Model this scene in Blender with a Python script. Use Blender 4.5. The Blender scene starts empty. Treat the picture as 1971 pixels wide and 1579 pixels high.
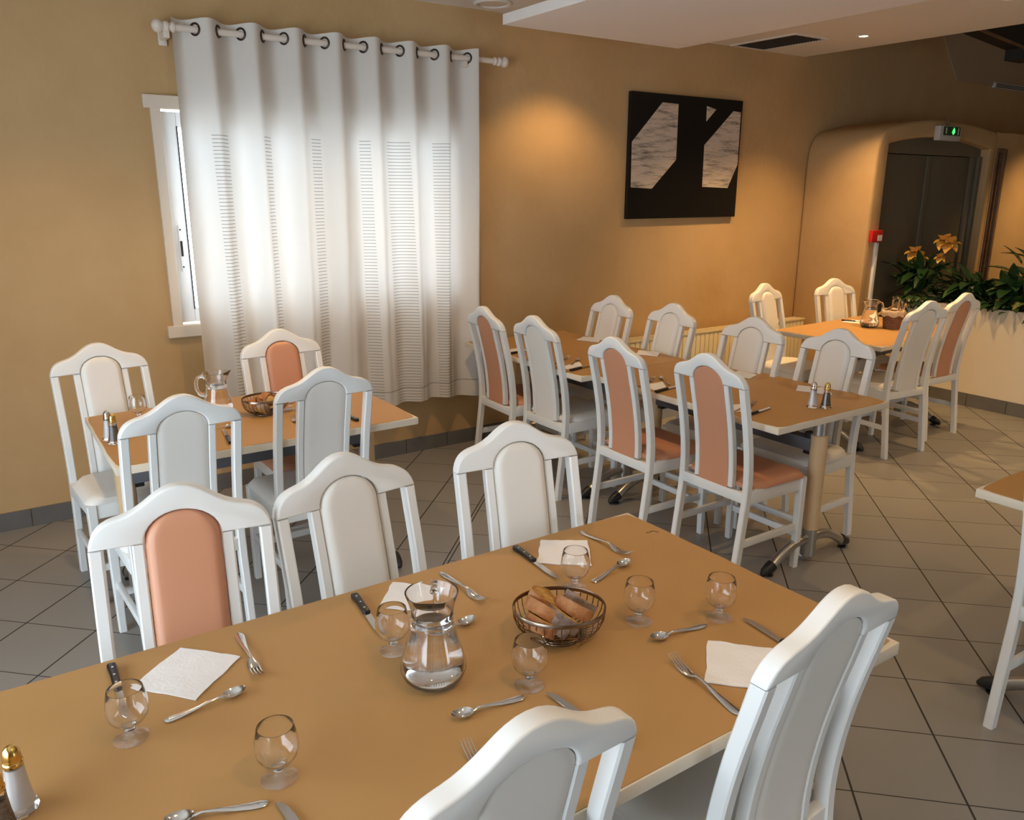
import bpy, bmesh, math, random
from mathutils import Vector, Matrix, noise
random.seed(7)
PI = math.pi
scn = bpy.context.scene
COL = scn.collection

# ------------------------------------------------------------------ camera
FPX = 1550.143
YAW, PITCH, ROLL = math.radians(34.1493), math.radians(15.3184), math.radians(0.1705)
CAMH = 1.69
fw = Vector((math.sin(YAW) * math.cos(PITCH), math.cos(YAW) * math.cos(PITCH), -math.sin(PITCH)))
rt0 = Vector((math.cos(YAW), -math.sin(YAW), 0))
up0 = rt0.cross(fw)
rt = rt0 * math.cos(ROLL) + up0 * math.sin(ROLL)
up = -rt0 * math.sin(ROLL) + up0 * math.cos(ROLL)
cd = bpy.data.cameras.new('camera')
cam = bpy.data.objects.new('camera', cd)
COL.objects.link(cam)
cam.matrix_world = Matrix(((rt.x, up.x, -fw.x, 0), (rt.y, up.y, -fw.y, 0), (rt.z, up.z, -fw.z, CAMH), (0, 0, 0, 1)))
cd.sensor_fit = 'HORIZONTAL'
cd.sensor_width = 36
cd.lens = FPX * 36 / 1971
cd.clip_start = 0.02
cd.clip_end = 200
scn.camera = cam

# ------------------------------------------------------------------ view, world, daylight, lamps
scn.view_settings.view_transform = 'Standard'
scn.view_settings.look = 'None'
scn.view_settings.gamma = 1
scn.view_settings.use_curve_mapping = False
scn.view_settings.exposure = 0.2
w = bpy.data.worlds.new('overcast_sky')
scn.world = w
w.use_nodes = True
wb = w.node_tree.nodes['Background']
wb.inputs[0].default_value = (0.76, 0.88, 1.0, 1)
wb.inputs[1].default_value = 7.0


def area(name, loc, rot, sx, sy, power, color, portal=False):
    ld = bpy.data.lights.new(name, 'AREA')
    ld.shape = 'RECTANGLE'
    ld.size, ld.size_y = sx, sy
    ld.energy = power
    ld.color = color
    if portal:
        ld.cycles.is_portal = True
    o = bpy.data.objects.new(name, ld)
    o.location = loc
    o.rotation_euler = rot
    COL.objects.link(o)
    return o


def spot(name, loc, power, angle=100, blend=0.9, color=(1.0, 0.66, 0.30), rad=0.03, tilt=(0, 0, 0)):
    ld = bpy.data.lights.new(name, 'SPOT')
    ld.energy = power
    ld.color = color
    ld.spot_size = math.radians(angle)
    ld.spot_blend = blend
    ld.shadow_soft_size = rad
    o = bpy.data.objects.new(name, ld)
    o.location = loc
    o.rotation_euler = tilt
    COL.objects.link(o)


# sky light enters through the glazed openings (portals only steer the sampling)
area('portal_left', (-1.42, 1.15, 1.10), (0, -PI / 2, 0), 2.1, 3.3, 1, (1, 1, 1), True)
area('portal_back', (1.84, 4.78, 1.53), (-PI / 2, 0, 0), 1.84, 1.16, 1, (1, 1, 1), True)
area('portal_front', (3.1, -2.92, 1.10), (PI / 2, 0, 0), 1.0, 2.1, 1, (1, 1, 1), True)

WARM = (1.0, 0.62, 0.26)
SPOTS = [  # ceiling lamps, unseen ones include added warm fill: x, y, z, watts, cone
    (3.40, 4.08, 2.755, 68, 105), (5.58, 3.77, 2.755, 110, 100), (4.75, 3.85, 2.755, 90, 90), (8.75, 3.20, 2.755, 130, 100), (5.3, 1.3, 2.755, 70, 110),
    (5.2, 2.6, 2.755, 80, 110), (0.9, 0.2, 2.755, 30, 120), (2.2, 0.6, 2.755, 30, 120), (4.6, -0.4, 2.755, 60, 120), (0.35, 3.55, 2.755, 40, 110), (1.95, 3.35, 2.755, 60, 120),  # last lamp is added to warm the curtain and the wall beside it
]

# ------------------------------------------------------------------ materials
def mat(name, col, rough=0.5, metal=0.0, spec=0.5, bump=None, var=None, coat=0.0):
    m = bpy.data.materials.new(name)
    m.use_nodes = True
    nt = m.node_tree
    b = nt.nodes['Principled BSDF']
    b.inputs['Base Color'].default_value = (*col, 1)
    b.inputs['Roughness'].default_value = rough
    b.inputs['Metallic'].default_value = metal
    b.inputs['Specular IOR Level'].default_value = spec
    if coat:
        b.inputs['Coat Weight'].default_value = coat
        b.inputs['Coat Roughness'].default_value = 0.15
    if var or bump:
        tc = nt.nodes.new('ShaderNodeTexCoord')
    if var:  # (scale, second colour, amount)
        n = nt.nodes.new('ShaderNodeTexNoise')
        n.inputs['Scale'].default_value = var[0]
        n.inputs['Detail'].default_value = 5
        n.inputs['Roughness'].default_value = 0.6
        nt.links.new(tc.outputs['Object'], n.inputs['Vector'])
        r = nt.nodes.new('ShaderNodeValToRGB')
        r.color_ramp.elements[0].position = 0.35
        r.color_ramp.elements[1].position = 0.7
        r.color_ramp.elements[0].color = (*col, 1)
        r.color_ramp.elements[1].color = (*var[1], 1)
        nt.links.new(n.outputs['Fac'], r.inputs['Fac'])
        nt.links.new(r.outputs['Color'], b.inputs['Base Color'])
    if bump:  # (scale, strength, distance)
        n2 = nt.nodes.new('ShaderNodeTexNoise')
        n2.inputs['Scale'].default_value = bump[0]
        n2.inputs['Detail'].default_value = 4
        nt.links.new(tc.outputs['Object'], n2.inputs['Vector'])
        bp = nt.nodes.new('ShaderNodeBump')
        bp.inputs['Strength'].default_value = bump[1]
        bp.inputs['Distance'].default_value = bump[2]
        nt.links.new(n2.outputs['Fac'], bp.inputs['Height'])
        nt.links.new(bp.outputs['Normal'], b.inputs['Normal'])
    return m


M = {}
M['wall'] = mat('yellow_wall_paint', (0.55, 0.365, 0.180), 0.65, bump=(9, 0.25, 0.02), var=(1.6, (0.49, 0.315, 0.142), 1), spec=0.3)
M['ceiling'] = mat('ceiling_paint', (0.74, 0.70, 0.64), 0.8, spec=0.2)
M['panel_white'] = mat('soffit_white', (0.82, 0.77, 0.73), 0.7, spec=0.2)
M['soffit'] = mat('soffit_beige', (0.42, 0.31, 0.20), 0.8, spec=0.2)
M['paint'] = mat('white_lacquer', (0.80, 0.80, 0.78), 0.32, spec=0.5)
M['leather'] = mat('cream_leatherette', (0.78, 0.75, 0.70), 0.45, bump=(220, 0.06, 0.002))
M['salmon'] = mat('salmon_leatherette', (0.60, 0.278, 0.16), 0.42, bump=(220, 0.06, 0.002))
M['laminate'] = mat('cream_laminate', (0.72, 0.63, 0.50), 0.4)
M['kraft'] = mat('brown_paper', (0.45, 0.250, 0.090), 0.55, bump=(7, 0.12, 0.01), var=(3, (0.42, 0.230, 0.081), 1), spec=0.4)
M['beech'] = mat('beech_wood', (0.66, 0.46, 0.26), 0.4, var=(12, (0.60, 0.40, 0.22), 1))
M['steel'] = mat('brushed_steel', (0.50, 0.48, 0.45), 0.32, metal=0.9)
M['beam'] = mat('grey_painted_steel', (0.10, 0.10, 0.11), 0.45)
M['rubber'] = mat('black_plastic', (0.012, 0.012, 0.013), 0.4)
M['cutlery'] = mat('polished_steel', (0.72, 0.69, 0.66), 0.12, metal=1.0)
M['handle'] = mat('black_handle', (0.010, 0.010, 0.012), 0.3)
M['bronze'] = mat('dark_wire_metal', (0.28, 0.22, 0.17), 0.25, metal=1.0)
M['eyelet'] = mat('dark_eyelet_metal', (0.05, 0.03, 0.02), 0.35, metal=0.6)
M['napkin'] = mat('white_paper_napkin', (0.82, 0.80, 0.79), 0.9, bump=(160, 0.3, 0.003), spec=0.1)
M['crumb'] = mat('bread_crumb', (0.66, 0.40, 0.13), 0.9, var=(45, (0.30, 0.14, 0.035), 1), bump=(90, 0.7, 0.01), spec=0.1)
M['crust'] = mat('bread_crust', (0.36, 0.13, 0.045), 0.8, var=(38, (0.50, 0.27, 0.13), 1), bump=(60, 0.5, 0.01), spec=0.15)
M['crustdark'] = mat('floured_crust', (0.36, 0.30, 0.27), 0.85, var=(35, (0.16, 0.09, 0.06), 1), bump=(60, 0.5, 0.01), spec=0.1)
M['brass'] = mat('brass_cap', (0.75, 0.50, 0.16), 0.2, metal=1.0)
M['chrome'] = mat('chrome_cap', (0.75, 0.72, 0.68), 0.15, metal=1.0)
M['salt'] = mat('salt_grains', (0.80, 0.76, 0.74), 0.9)
M['pepper'] = mat('pepper_grains', (0.12, 0.09, 0.065), 0.9, var=(300, (0.25, 0.2, 0.15), 1))
M['skirt'] = mat('grey_skirting_tile', (0.15, 0.145, 0.14), 0.45, var=(4, (0.12, 0.115, 0.11), 1))
M['pvc'] = mat('white_pvc', (0.80, 0.80, 0.80), 0.35)
M['casing'] = mat('painted_casing', (0.68, 0.58, 0.47), 0.5)
M['radiator'] = mat('cream_enamel', (0.76, 0.66, 0.44), 0.35)
M['door'] = mat('taupe_door_paint', (0.155, 0.13, 0.085), 0.4)
M['canvas'] = mat('black_canvas', (0.006, 0.006, 0.006), 0.35, spec=0.4)
M['red'] = mat('red_plastic', (0.55, 0.02, 0.015), 0.35)
M['label'] = mat('white_label', (0.75, 0.73, 0.70), 0.6)
M['planter'] = mat('planter_plaster', (0.74, 0.66, 0.53), 0.65, bump=(12, 0.2, 0.01))
M['wood'] = mat('dark_wood', (0.20, 0.11, 0.05), 0.5, var=(9, (0.12, 0.06, 0.03), 1))
M['blackwood'] = mat('black_beam_wood', (0.010, 0.008, 0.006), 0.6)
M['soil'] = mat('potting_soil', (0.02, 0.015, 0.01), 0.95)
M['leaf'] = mat('dark_green_leaf', (0.018, 0.055, 0.018), 0.35, var=(25, (0.035, 0.085, 0.025), 1))
M['leaf2'] = mat('mid_green_leaf', (0.04, 0.11, 0.03), 0.38, var=(25, (0.07, 0.14, 0.04), 1))
M['leafyellow'] = mat('olive_leaf', (0.14, 0.15, 0.03), 0.4)
M['varleaf'] = mat('variegated_leaf', (0.025, 0.09, 0.025), 0.35, var=(38, (0.42, 0.44, 0.18), 1))
M['stem'] = mat('plant_stem', (0.05, 0.09, 0.03), 0.5)
M['petal'] = mat('yellow_orange_petal', (0.92, 0.66, 0.13), 0.5, var=(22, (0.85, 0.36, 0.09), 1))
M['petalred'] = mat('flower_throat', (0.45, 0.03, 0.02), 0.5)
M['wicker'] = mat('brown_wicker', (0.24, 0.115, 0.06), 0.6, var=(50, (0.12, 0.055, 0.03), 1))
M['linen'] = mat('beige_linen', (0.52, 0.40, 0.27), 0.9, bump=(80, 0.3, 0.004))
M['grille'] = mat('dark_grille', (0.045, 0.04, 0.035), 0.6)
M['plastic'] = mat('grey_white_plastic', (0.55, 0.53, 0.48), 0.4)
M['darkgreen'] = mat('sign_green', (0.01, 0.06, 0.015), 0.4)
M['ivory'] = mat('ivory_metal', (0.72, 0.64, 0.56), 0.4)
M['oil'] = mat('cruet_content', (0.30, 0.13, 0.03), 0.2)


def emis(name, col, s):
    m = bpy.data.materials.new(name)
    m.use_nodes = True
    nt = m.node_tree
    nt.nodes.clear()
    e = nt.nodes.new('ShaderNodeEmission')
    e.inputs[0].default_value = (*col, 1)
    e.inputs[1].default_value = s
    o = nt.nodes.new('ShaderNodeOutputMaterial')
    nt.links.new(e.outputs[0], o.inputs[0])
    return m


M['lamp'] = emis('lamp_glow', (1.0, 0.80, 0.45), 14)
M['exit'] = emis('exit_glow', (0.06, 0.85, 0.16), 1.6)


def thin_glass(name, tint=(1, 1, 1), ior=1.5, lo=0.03, edge=0.75):
    m = bpy.data.materials.new(name)
    m.use_nodes = True
    nt = m.node_tree
    nt.nodes.clear()
    t = nt.nodes.new('ShaderNodeBsdfTransparent')
    t.inputs[0].default_value = (*tint, 1)
    g = nt.nodes.new('ShaderNodeBsdfGlossy')
    g.inputs['Roughness'].default_value = 0.02
    lw = nt.nodes.new('ShaderNodeLayerWeight')
    lw.inputs['Blend'].default_value = 0.5
    p = nt.nodes.new('ShaderNodeMath')
    p.operation = 'POWER'
    p.inputs[1].default_value = 3.2
    mr = nt.nodes.new('ShaderNodeMapRange')
    mr.inputs['To Min'].default_value = lo
    mr.inputs['To Max'].default_value = edge
    mx = nt.nodes.new('ShaderNodeMixShader')
    o = nt.nodes.new('ShaderNodeOutputMaterial')
    L = nt.links.new
    L(lw.outputs['Facing'], p.inputs[0])
    L(p.outputs[0], mr.inputs['Value'])
    L(mr.outputs[0], mx.inputs[0])
    L(t.outputs[0], mx.inputs[1])
    L(g.outputs[0], mx.inputs[2])
    L(mx.outputs[0], o.inputs[0])
    return m


m = mat('drinking_glass', (1, 1, 1), 0.0)
pb = m.node_tree.nodes['Principled BSDF']
pb.inputs['Transmission Weight'].default_value = 1
pb.inputs['IOR'].default_value = 1.46
tb = m.node_tree.nodes.new('ShaderNodeBsdfTransparent')
mb = m.node_tree.nodes.new('ShaderNodeMixShader')
mb.inputs[0].default_value = 0.03
m.node_tree.links.new(pb.outputs[0], mb.inputs[1])
m.node_tree.links.new(tb.outputs[0], mb.inputs[2])
m.node_tree.links.new(mb.outputs[0], m.node_tree.nodes['Material Output'].inputs[0])
M['glass'] = m
m = M['glass'].copy()
m.name = 'glass_foot'
m.node_tree.nodes['Mix Shader'].inputs[0].default_value = 0.55
M['footglass'] = m
M['pane'] = thin_glass('window_glass', (0.97, 0.98, 0.98), lo=0.04, edge=0.5)
m = mat('water', (1, 1, 1), 0.0)
m.node_tree.nodes['Principled BSDF'].inputs['Transmission Weight'].default_value = 1
m.node_tree.nodes['Principled BSDF'].inputs['IOR'].default_value = 1.33
M['water'] = m


def floor_material():
    m = bpy.data.materials.new('grey_floor_tiles')
    m.use_nodes = True
    nt = m.node_tree
    b = nt.nodes['Principled BSDF']
    L = nt.links.new

    def math_(op, a, bb=None, c=None):
        n = nt.nodes.new('ShaderNodeMath')
        n.operation = op
        for i, v in enumerate((a, bb, c)):
            if v is None:
                continue
            if isinstance(v, (int, float)):
                n.inputs[i].default_value = v
            else:
                L(v, n.inputs[i])
        return n.outputs[0]
    geo = nt.nodes.new('ShaderNodeNewGeometry')
    sp = nt.nodes.new('ShaderNodeSeparateXYZ')
    L(geo.outputs['Position'], sp.inputs[0])
    t = 0.31318
    a = math.radians(44.333)
    x = math_('SUBTRACT', sp.outputs[0], 4.7919)
    y = math_('SUBTRACT', sp.outputs[1], 2.6573)
    u = math_('ADD', math_('MULTIPLY', x, math.sin(a) / t), math_('MULTIPLY', y, math.cos(a) / t))
    v = math_('ADD', math_('MULTIPLY', x, -math.cos(a) / t), math_('MULTIPLY', y, math.sin(a) / t))
    side = math_('GREATER_THAN', v, 7.93)
    u = math_('ADD', math_('SUBTRACT', u, math_('MULTIPLY', side, 0.25)), 100)
    v2 = math_('ADD', math_('SUBTRACT', v, math_('MULTIPLY', side, 0.79)), 100)

    def line(c, wd):
        f = math_('FRACT', math_('ADD', c, 0.5))
        d = math_('ABSOLUTE', math_('SUBTRACT', f, 0.5))
        return math_('LESS_THAN', d, wd)
    g = math_('MAXIMUM', line(u, 0.007), line(v2, 0.0105))
    jd = math_('ABSOLUTE', math_('SUBTRACT', v, 7.93))
    joint = math_('LESS_THAN', math_('ABSOLUTE', math_('SUBTRACT', jd, 0.03)), 0.010)
    g = math_('MAXIMUM', g, joint)
    # per-tile tone
    cb = nt.nodes.new('ShaderNodeCombineXYZ')
    L(math_('ROUND', math_('ADD', u, 0.5)), cb.inputs[0])
    L(math_('ROUND', math_('ADD', v2, 0.5)), cb.inputs[1])
    wn = nt.nodes.new('ShaderNodeTexWhiteNoise')
    wn.noise_dimensions = '2D'
    L(cb.outputs[0], wn.inputs['Vector'])
    nz = nt.nodes.new('ShaderNodeTexNoise')
    nz.inputs['Scale'].default_value = 5
    nz.inputs['Detail'].default_value = 6
    L(geo.outputs['Position'], nz.inputs['Vector'])
    tone = math_('ADD', math_('MULTIPLY', wn.outputs['Value'], 0.12), math_('MULTIPLY', nz.outputs['Fac'], 0.25))
    mx = nt.nodes.new('ShaderNodeMix')
    mx.data_type = 'RGBA'
    L(tone, mx.inputs['Factor'])
    mx.inputs['A'].default_value = (0.235, 0.225, 0.210, 1)
    mx.inputs['B'].default_value = (0.315, 0.302, 0.284, 1)
    mg = nt.nodes.new('ShaderNodeMix')
    mg.data_type = 'RGBA'
    L(g, mg.inputs['Factor'])
    L(mx.outputs['Result'], mg.inputs['A'])
    mg.inputs['B'].default_value = (0.028, 0.022, 0.018, 1)
    L(mg.outputs['Result'], b.inputs['Base Color'])
    ro = math_('ADD', math_('MULTIPLY', g, 0.4), 0.36)
    L(ro, b.inputs['Roughness'])
    b.inputs['Specular IOR Level'].default_value = 0.5
    bp = nt.nodes.new('ShaderNodeBump')
    bp.inputs['Strength'].default_value = 0.4
    bp.inputs['Distance'].default_value = 0.004
    L(math_('SUBTRACT', math_('MULTIPLY', nz.outputs['Fac'], 0.25), g), bp.inputs['Height'])
    L(bp.outputs['Normal'], b.inputs['Normal'])
    return m


M['floor'] = floor_material()
CX0, CPITCH = 1.139, 0.2255   # first eyelet, fold pitch of the curtain


def curtain_material():
    m = bpy.data.materials.new('white_voile')
    m.use_nodes = True
    nt = m.node_tree
    nt.nodes.clear()
    L = nt.links.new

    def math_(op, a, bb=None):
        n = nt.nodes.new('ShaderNodeMath')
        n.operation = op
        for i, v in enumerate((a, bb)):
            if v is None:
                continue
            if isinstance(v, (int, float)):
                n.inputs[i].default_value = v
            else:
                L(v, n.inputs[i])
        return n.outputs[0]
    uv = nt.nodes.new('ShaderNodeUVMap')
    sp = nt.nodes.new('ShaderNodeSeparateXYZ')
    L(uv.outputs[0], sp.inputs[0])
    s, z = sp.outputs[0], sp.outputs[1]
    band = None
    for c0, c1 in ((1.155, 1.259), (1.43, 1.495), (1.725, 1.778), (2.005, 2.05), (2.178, 2.29), (2.47, 2.582)):
        d_ = math_('LESS_THAN', math_('ABSOLUTE', math_('SUBTRACT', s, (c0 + c1) / 2)), (c1 - c0) / 2)
        band = d_ if band is None else math_('MAXIMUM', band, d_)
    band = math_('MULTIPLY', band, math_('LESS_THAN', z, 1.965))
    ln = math_('LESS_THAN', math_('FRACT', math_('DIVIDE', z, 0.0186)), 0.19)
    k = math_('MULTIPLY', band, ln)
    hem = math_('LESS_THAN', math_('ABSOLUTE', math_('SUBTRACT', z, 0.47)), 0.004)
    k = math_('MAXIMUM', k, math_('MULTIPLY', hem, 0.6))
    mx = nt.nodes.new('ShaderNodeMix')
    mx.data_type = 'RGBA'
    L(k, mx.inputs['Factor'])
    mx.inputs['A'].default_value = (0.74, 0.70, 0.65, 1)
    mx.inputs['B'].default_value = (0.30, 0.28, 0.26, 1)
    d = nt.nodes.new('ShaderNodeBsdfDiffuse')
    t = nt.nodes.new('ShaderNodeBsdfTranslucent')
    L(mx.outputs['Result'], d.inputs[0])
    L(mx.outputs['Result'], t.inputs[0])
    nz = nt.nodes.new('ShaderNodeTexNoise')
    nz.inputs['Scale'].default_value = 60
    tc = nt.nodes.new('ShaderNodeTexCoord')
    L(tc.outputs['Object'], nz.inputs['Vector'])
    bp = nt.nodes.new('ShaderNodeBump')
    bp.inputs['Strength'].default_value = 0.15
    bp.inputs['Distance'].default_value = 0.004
    L(nz.outputs['Fac'], bp.inputs['Height'])
    L(bp.outputs[0], d.inputs['Normal'])
    ms = nt.nodes.new('ShaderNodeMixShader')
    ms.inputs[0].default_value = 0.165
    L(d.outputs[0], ms.inputs[1])
    L(t.outputs[0], ms.inputs[2])
    o = nt.nodes.new('ShaderNodeOutputMaterial')
    L(ms.outputs[0], o.inputs[0])
    return m


M['curtain'] = curtain_material()


def brushed_paint():
    m = mat('brushed_cream_paint', (0.5, 0.42, 0.32), 0.5)
    nt = m.node_tree
    b = nt.nodes['Principled BSDF']
    tc = nt.nodes.new('ShaderNodeTexCoord')
    mp = nt.nodes.new('ShaderNodeMapping')
    mp.inputs['Scale'].default_value = (3.0, 3.0, 22.0)
    n = nt.nodes.new('ShaderNodeTexNoise')
    n.inputs['Scale'].default_value = 1.4
    n.inputs['Detail'].default_value = 7
    n.inputs['Roughness'].default_value = 0.7
    r = nt.nodes.new('ShaderNodeValToRGB')
    r.color_ramp.elements[0].position = 0.30
    r.color_ramp.elements[0].color = (0.03, 0.025, 0.02, 1)
    r.color_ramp.elements[1].position = 0.52
    r.color_ramp.elements[1].color = (0.62, 0.52, 0.42, 1)
    nt.links.new(tc.outputs['Object'], mp.inputs[0])
    nt.links.new(mp.outputs[0], n.inputs['Vector'])
    nt.links.new(n.outputs['Fac'], r.inputs['Fac'])
    nt.links.new(r.outputs['Color'], b.inputs['Base Color'])
    return m


M['brush'] = brushed_paint()

# ------------------------------------------------------------------ mesh helpers
def obj(name, bm, mats, parent=None, smooth=35, loc=None):
    me = bpy.data.meshes.new(name)
    bmesh.ops.recalc_face_normals(bm, faces=bm.faces[:])
    bm.to_mesh(me)
    bm.free()
    for mm in (mats if isinstance(mats, (list, tuple)) else [mats]):
        me.materials.append(M[mm])
    if smooth:
        me.shade_smooth()
        me.set_sharp_from_angle(angle=math.radians(smooth))
    o = bpy.data.objects.new(name, me)
    COL.objects.link(o)
    if parent:
        o.parent = parent
    if loc:
        o.location = loc
    return o


def tag(o, label, cat, group=None, kind=None):
    o['label'] = label
    o['category'] = cat
    if group:
        o['group'] = group
    if kind:
        o['kind'] = kind
    return o


def thing(name, label, cat, loc=(0, 0, 0), rz=0.0, group=None):
    o = bpy.data.objects.new(name, None)
    o.empty_display_size = 0.1
    COL.objects.link(o)
    o.location = loc
    o.rotation_euler = (0, 0, rz)
    return tag(o, label, cat, group)


def struct(o, label, cat='room'):
    o['kind'] = 'structure'
    o['label'] = label
    o['category'] = cat
    return o


def dup(root, label, loc=None, rz=None, group=None):
    r = root.copy()
    COL.objects.link(r)
    if loc is not None:
        r.location = loc
    if rz is not None:
        r.rotation_euler = (0, 0, rz)
    r['label'] = label
    if group:
        r['group'] = group

    def rec(a, b):
        for ch in list(a.children):
            c = ch.copy()
            COL.objects.link(c)
            c.parent = b
            rec(ch, c)
    rec(root, r)
    return r


def NB():
    return bmesh.new()


def box(bm, x0, x1, y0, y1, z0, z1, bev=0.0, mi=0, seg=2):
    t = bmesh.new()
    bmesh.ops.create_cube(t, size=1)
    for v in t.verts:
        v.co = Vector(((x0 + x1) / 2 + v.co.x * (x1 - x0), (y0 + y1) / 2 + v.co.y * (y1 - y0), (z0 + z1) / 2 + v.co.z * (z1 - z0)))
    if bev:
        bmesh.ops.bevel(t, geom=t.edges[:], offset=bev, segments=seg, affect='EDGES', profile=0.6)
    merge(bm, t, mi)


def merge(bm, t, mi=0, mtx=None):
    vm = {}
    for v in t.verts:
        vm[v] = bm.verts.new(mtx @ v.co if mtx else v.co)
    for f in t.faces:
        try:
            nf = bm.faces.new([vm[v] for v in f.verts])
            nf.material_index = mi if mi else f.material_index
        except ValueError:
            pass
    t.free()


def prism(bm, pts, fn, d0, d1, bev=0.0, seg=2, mi=0):
    """polygon pts (a,b) extruded from d0 to d1; fn(a,b,d)->Vector; caps' rims bevelled"""
    t = bmesh.new()
    A = [t.verts.new(fn(a, b, d0)) for a, b in pts]
    B = [t.verts.new(fn(a, b, d1)) for a, b in pts]
    t.faces.new(A)
    t.faces.new(B[::-1])
    n = len(pts)
    for i in range(n):
        t.faces.new((A[i], B[i], B[(i + 1) % n], A[(i + 1) % n]))
    bmesh.ops.recalc_face_normals(t, faces=t.faces[:])
    if bev:
        t.edges.ensure_lookup_table()
        es = [e for e in t.edges if (e.verts[0] in A and e.verts[1] in A) or (e.verts[0] in B and e.verts[1] in B)]
        bmesh.ops.bevel(t, geom=es, offset=bev, segments=seg, affect='EDGES', profile=0.5)
    merge(bm, t, mi)


def lathe(bm, prof, seg=32, c=(0, 0, 0), sx=1.0, sy=1.0, mi=0, fac=None):
    rings = []
    for r, z in prof:
        if r < 1e-6:
            rings.append([bm.verts.new((c[0], c[1], c[2] + z))])
        else:
            rings.append([bm.verts.new((c[0] + sx * r * math.cos(2 * PI * i / seg), c[1] + sy * r * math.sin(2 * PI * i / seg), c[2] + z)) for i in range(seg)])
    for a, b in zip(rings, rings[1:]):
        for i in range(seg):
            j = (i + 1) % seg
            if len(a) == 1 and len(b) == 1:
                continue
            if len(a) == 1:
                f = bm.faces.new((a[0], b[i], b[j]))
            elif len(b) == 1:
                f = bm.faces.new((a[i], b[0], a[j]))
            else:
                f = bm.faces.new((a[i], b[i], b[j], a[j]))
            f.material_index = mi
    return rings


def tube(bm, path, rad, seg=10, cap=True, mi=0, closed=False):
    path = [Vector(p) for p in path]
    n = len(path)
    rads = rad if isinstance(rad, (list, tuple)) else [rad] * n
    rings = []
    prev = None
    for i, p in enumerate(path):
        if closed:
            t = (path[(i + 1) % n] - path[i - 1]).normalized()
        else:
            t = (path[min(i + 1, n - 1)] - path[max(i - 1, 0)]).normalized()
        if prev is None:
            a = Vector((0, 0, 1)) if abs(t.z) < 0.9 else Vector((1, 0, 0))
            nrm = t.cross(a).normalized()
        else:
            nrm = (prev - t * prev.dot(t)).normalized()
        prev = nrm
        bn = t.cross(nrm)
        rings.append([bm.verts.new(p + (nrm * math.cos(2 * PI * k / seg) + bn * math.sin(2 * PI * k / seg)) * rads[i]) for k in range(seg)])
    rr = list(zip(rings, rings[1:])) + ([(rings[-1], rings[0])] if closed else [])
    for a, b in rr:
        for k in range(seg):
            f = bm.faces.new((a[k], a[(k + 1) % seg], b[(k + 1) % seg], b[k]))
            f.material_index = mi
    if cap and not closed:
        bm.faces.new(rings[0][::-1]).material_index = mi
        bm.faces.new(rings[-1]).material_index = mi


def sweep_rect(bm, path, wx, wy, bev=0.004):
    """rectangular post along a path whose section lies in XY; path items (x,y,z) or (x,y,z,wx,wy)"""
    t = bmesh.new()
    rings = []
    for p in path:
        a, b = (p[3], p[4]) if len(p) > 3 else (wx, wy)
        a /= 2
        b /= 2
        c = bev
        sec = [(-a + c, -b), (a - c, -b), (a, -b + c), (a, b - c), (a - c, b), (-a + c, b), (-a, b - c), (-a, -b + c)]
        rings.append([t.verts.new((p[0] + u, p[1] + v, p[2])) for u, v in sec])
    for a, b in zip(rings, rings[1:]):
        for k in range(8):
            t.faces.new((a[k], a[(k + 1) % 8], b[(k + 1) % 8], b[k]))
    t.faces.new(rings[0][::-1])
    t.faces.new(rings[-1])
    merge(bm, t)


def interp(tab, x):
    if x <= tab[0][0]:
        return tab[0][1]
    for (a, b), (c, d) in zip(tab, tab[1:]):
        if x <= c:
            k = (x - a) / (c - a)
            return b + (d - b) * k
    return tab[-1][1]


def smoothpath(tab, zs):
    """catmull-like smoothing of an interpolation table"""
    return [(z, sum(interp(tab, z + d) for d in (-0.06, -0.03, 0, 0.03, 0.06)) / 5) for z in zs]


# ------------------------------------------------------------------ room shell
YW = 4.60
ZC = 2.755
XL, YF, XR = -1.5, -3.0, 11.0

bm = NB()
box(bm, XL - 0.2, XR + 0.2, YF - 0.2, YW + 0.2, -0.12, 0)
struct(obj('floor', bm, 'floor', smooth=0), 'grey tiled restaurant floor laid diagonally', 'floor')

bm = NB()
WX0, WX1, WZ0, WZ1 = 0.925, 2.76, 0.955, 2.10
box(bm, XL, WX0, YW, YW + 0.22, 0, 3.7)
box(bm, WX1, XR, YW, YW + 0.22, 0, 3.7)
box(bm, WX0, WX1, YW, YW + 0.22, 0, WZ0)
box(bm, WX0, WX1, YW, YW + 0.22, WZ1, 3.7)
struct(obj('wall_back', bm, 'wall', smooth=0), 'long yellow wall with the curtained window and painting', 'wall')

bm = NB()
LY0, LY1, LZ0, LZ1 = -0.5, 2.8, 0.06, 2.15
box(bm, XL - 0.22, XL, YF, LY0, 0, 3.0)
box(bm, XL - 0.22, XL, LY1, YW, 0, 3.0)
box(bm, XL - 0.22, XL, LY0, LY1, 0, LZ0)
box(bm, XL - 0.22, XL, LY0, LY1, LZ1, 3.0)
struct(obj('wall_left', bm, 'wall', smooth=0), 'yellow left wall with wide glazed opening', 'wall')
bm = NB()
BX0, BX1 = 2.6, 3.6
box(bm, XL, BX0, YF - 0.22, YF, 0, 3.0)
box(bm, BX1, XR, YF - 0.22, YF, 0, 3.7)
box(bm, BX0, BX1, YF - 0.22, YF, 0, LZ0)
box(bm, BX0, BX1, YF - 0.22, YF, LZ1, 3.0)
struct(obj('wall_front', bm, 'wall', smooth=0), 'yellow wall behind the viewpoint with added glazed opening', 'wall')
bm = NB()
box(bm, XR, XR + 0.22, YF, YW + 0.22, 0, 3.7)
struct(obj('wall_right', bm, 'wall', smooth=0), 'yellow far right end wall of the dining room', 'wall')

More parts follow.
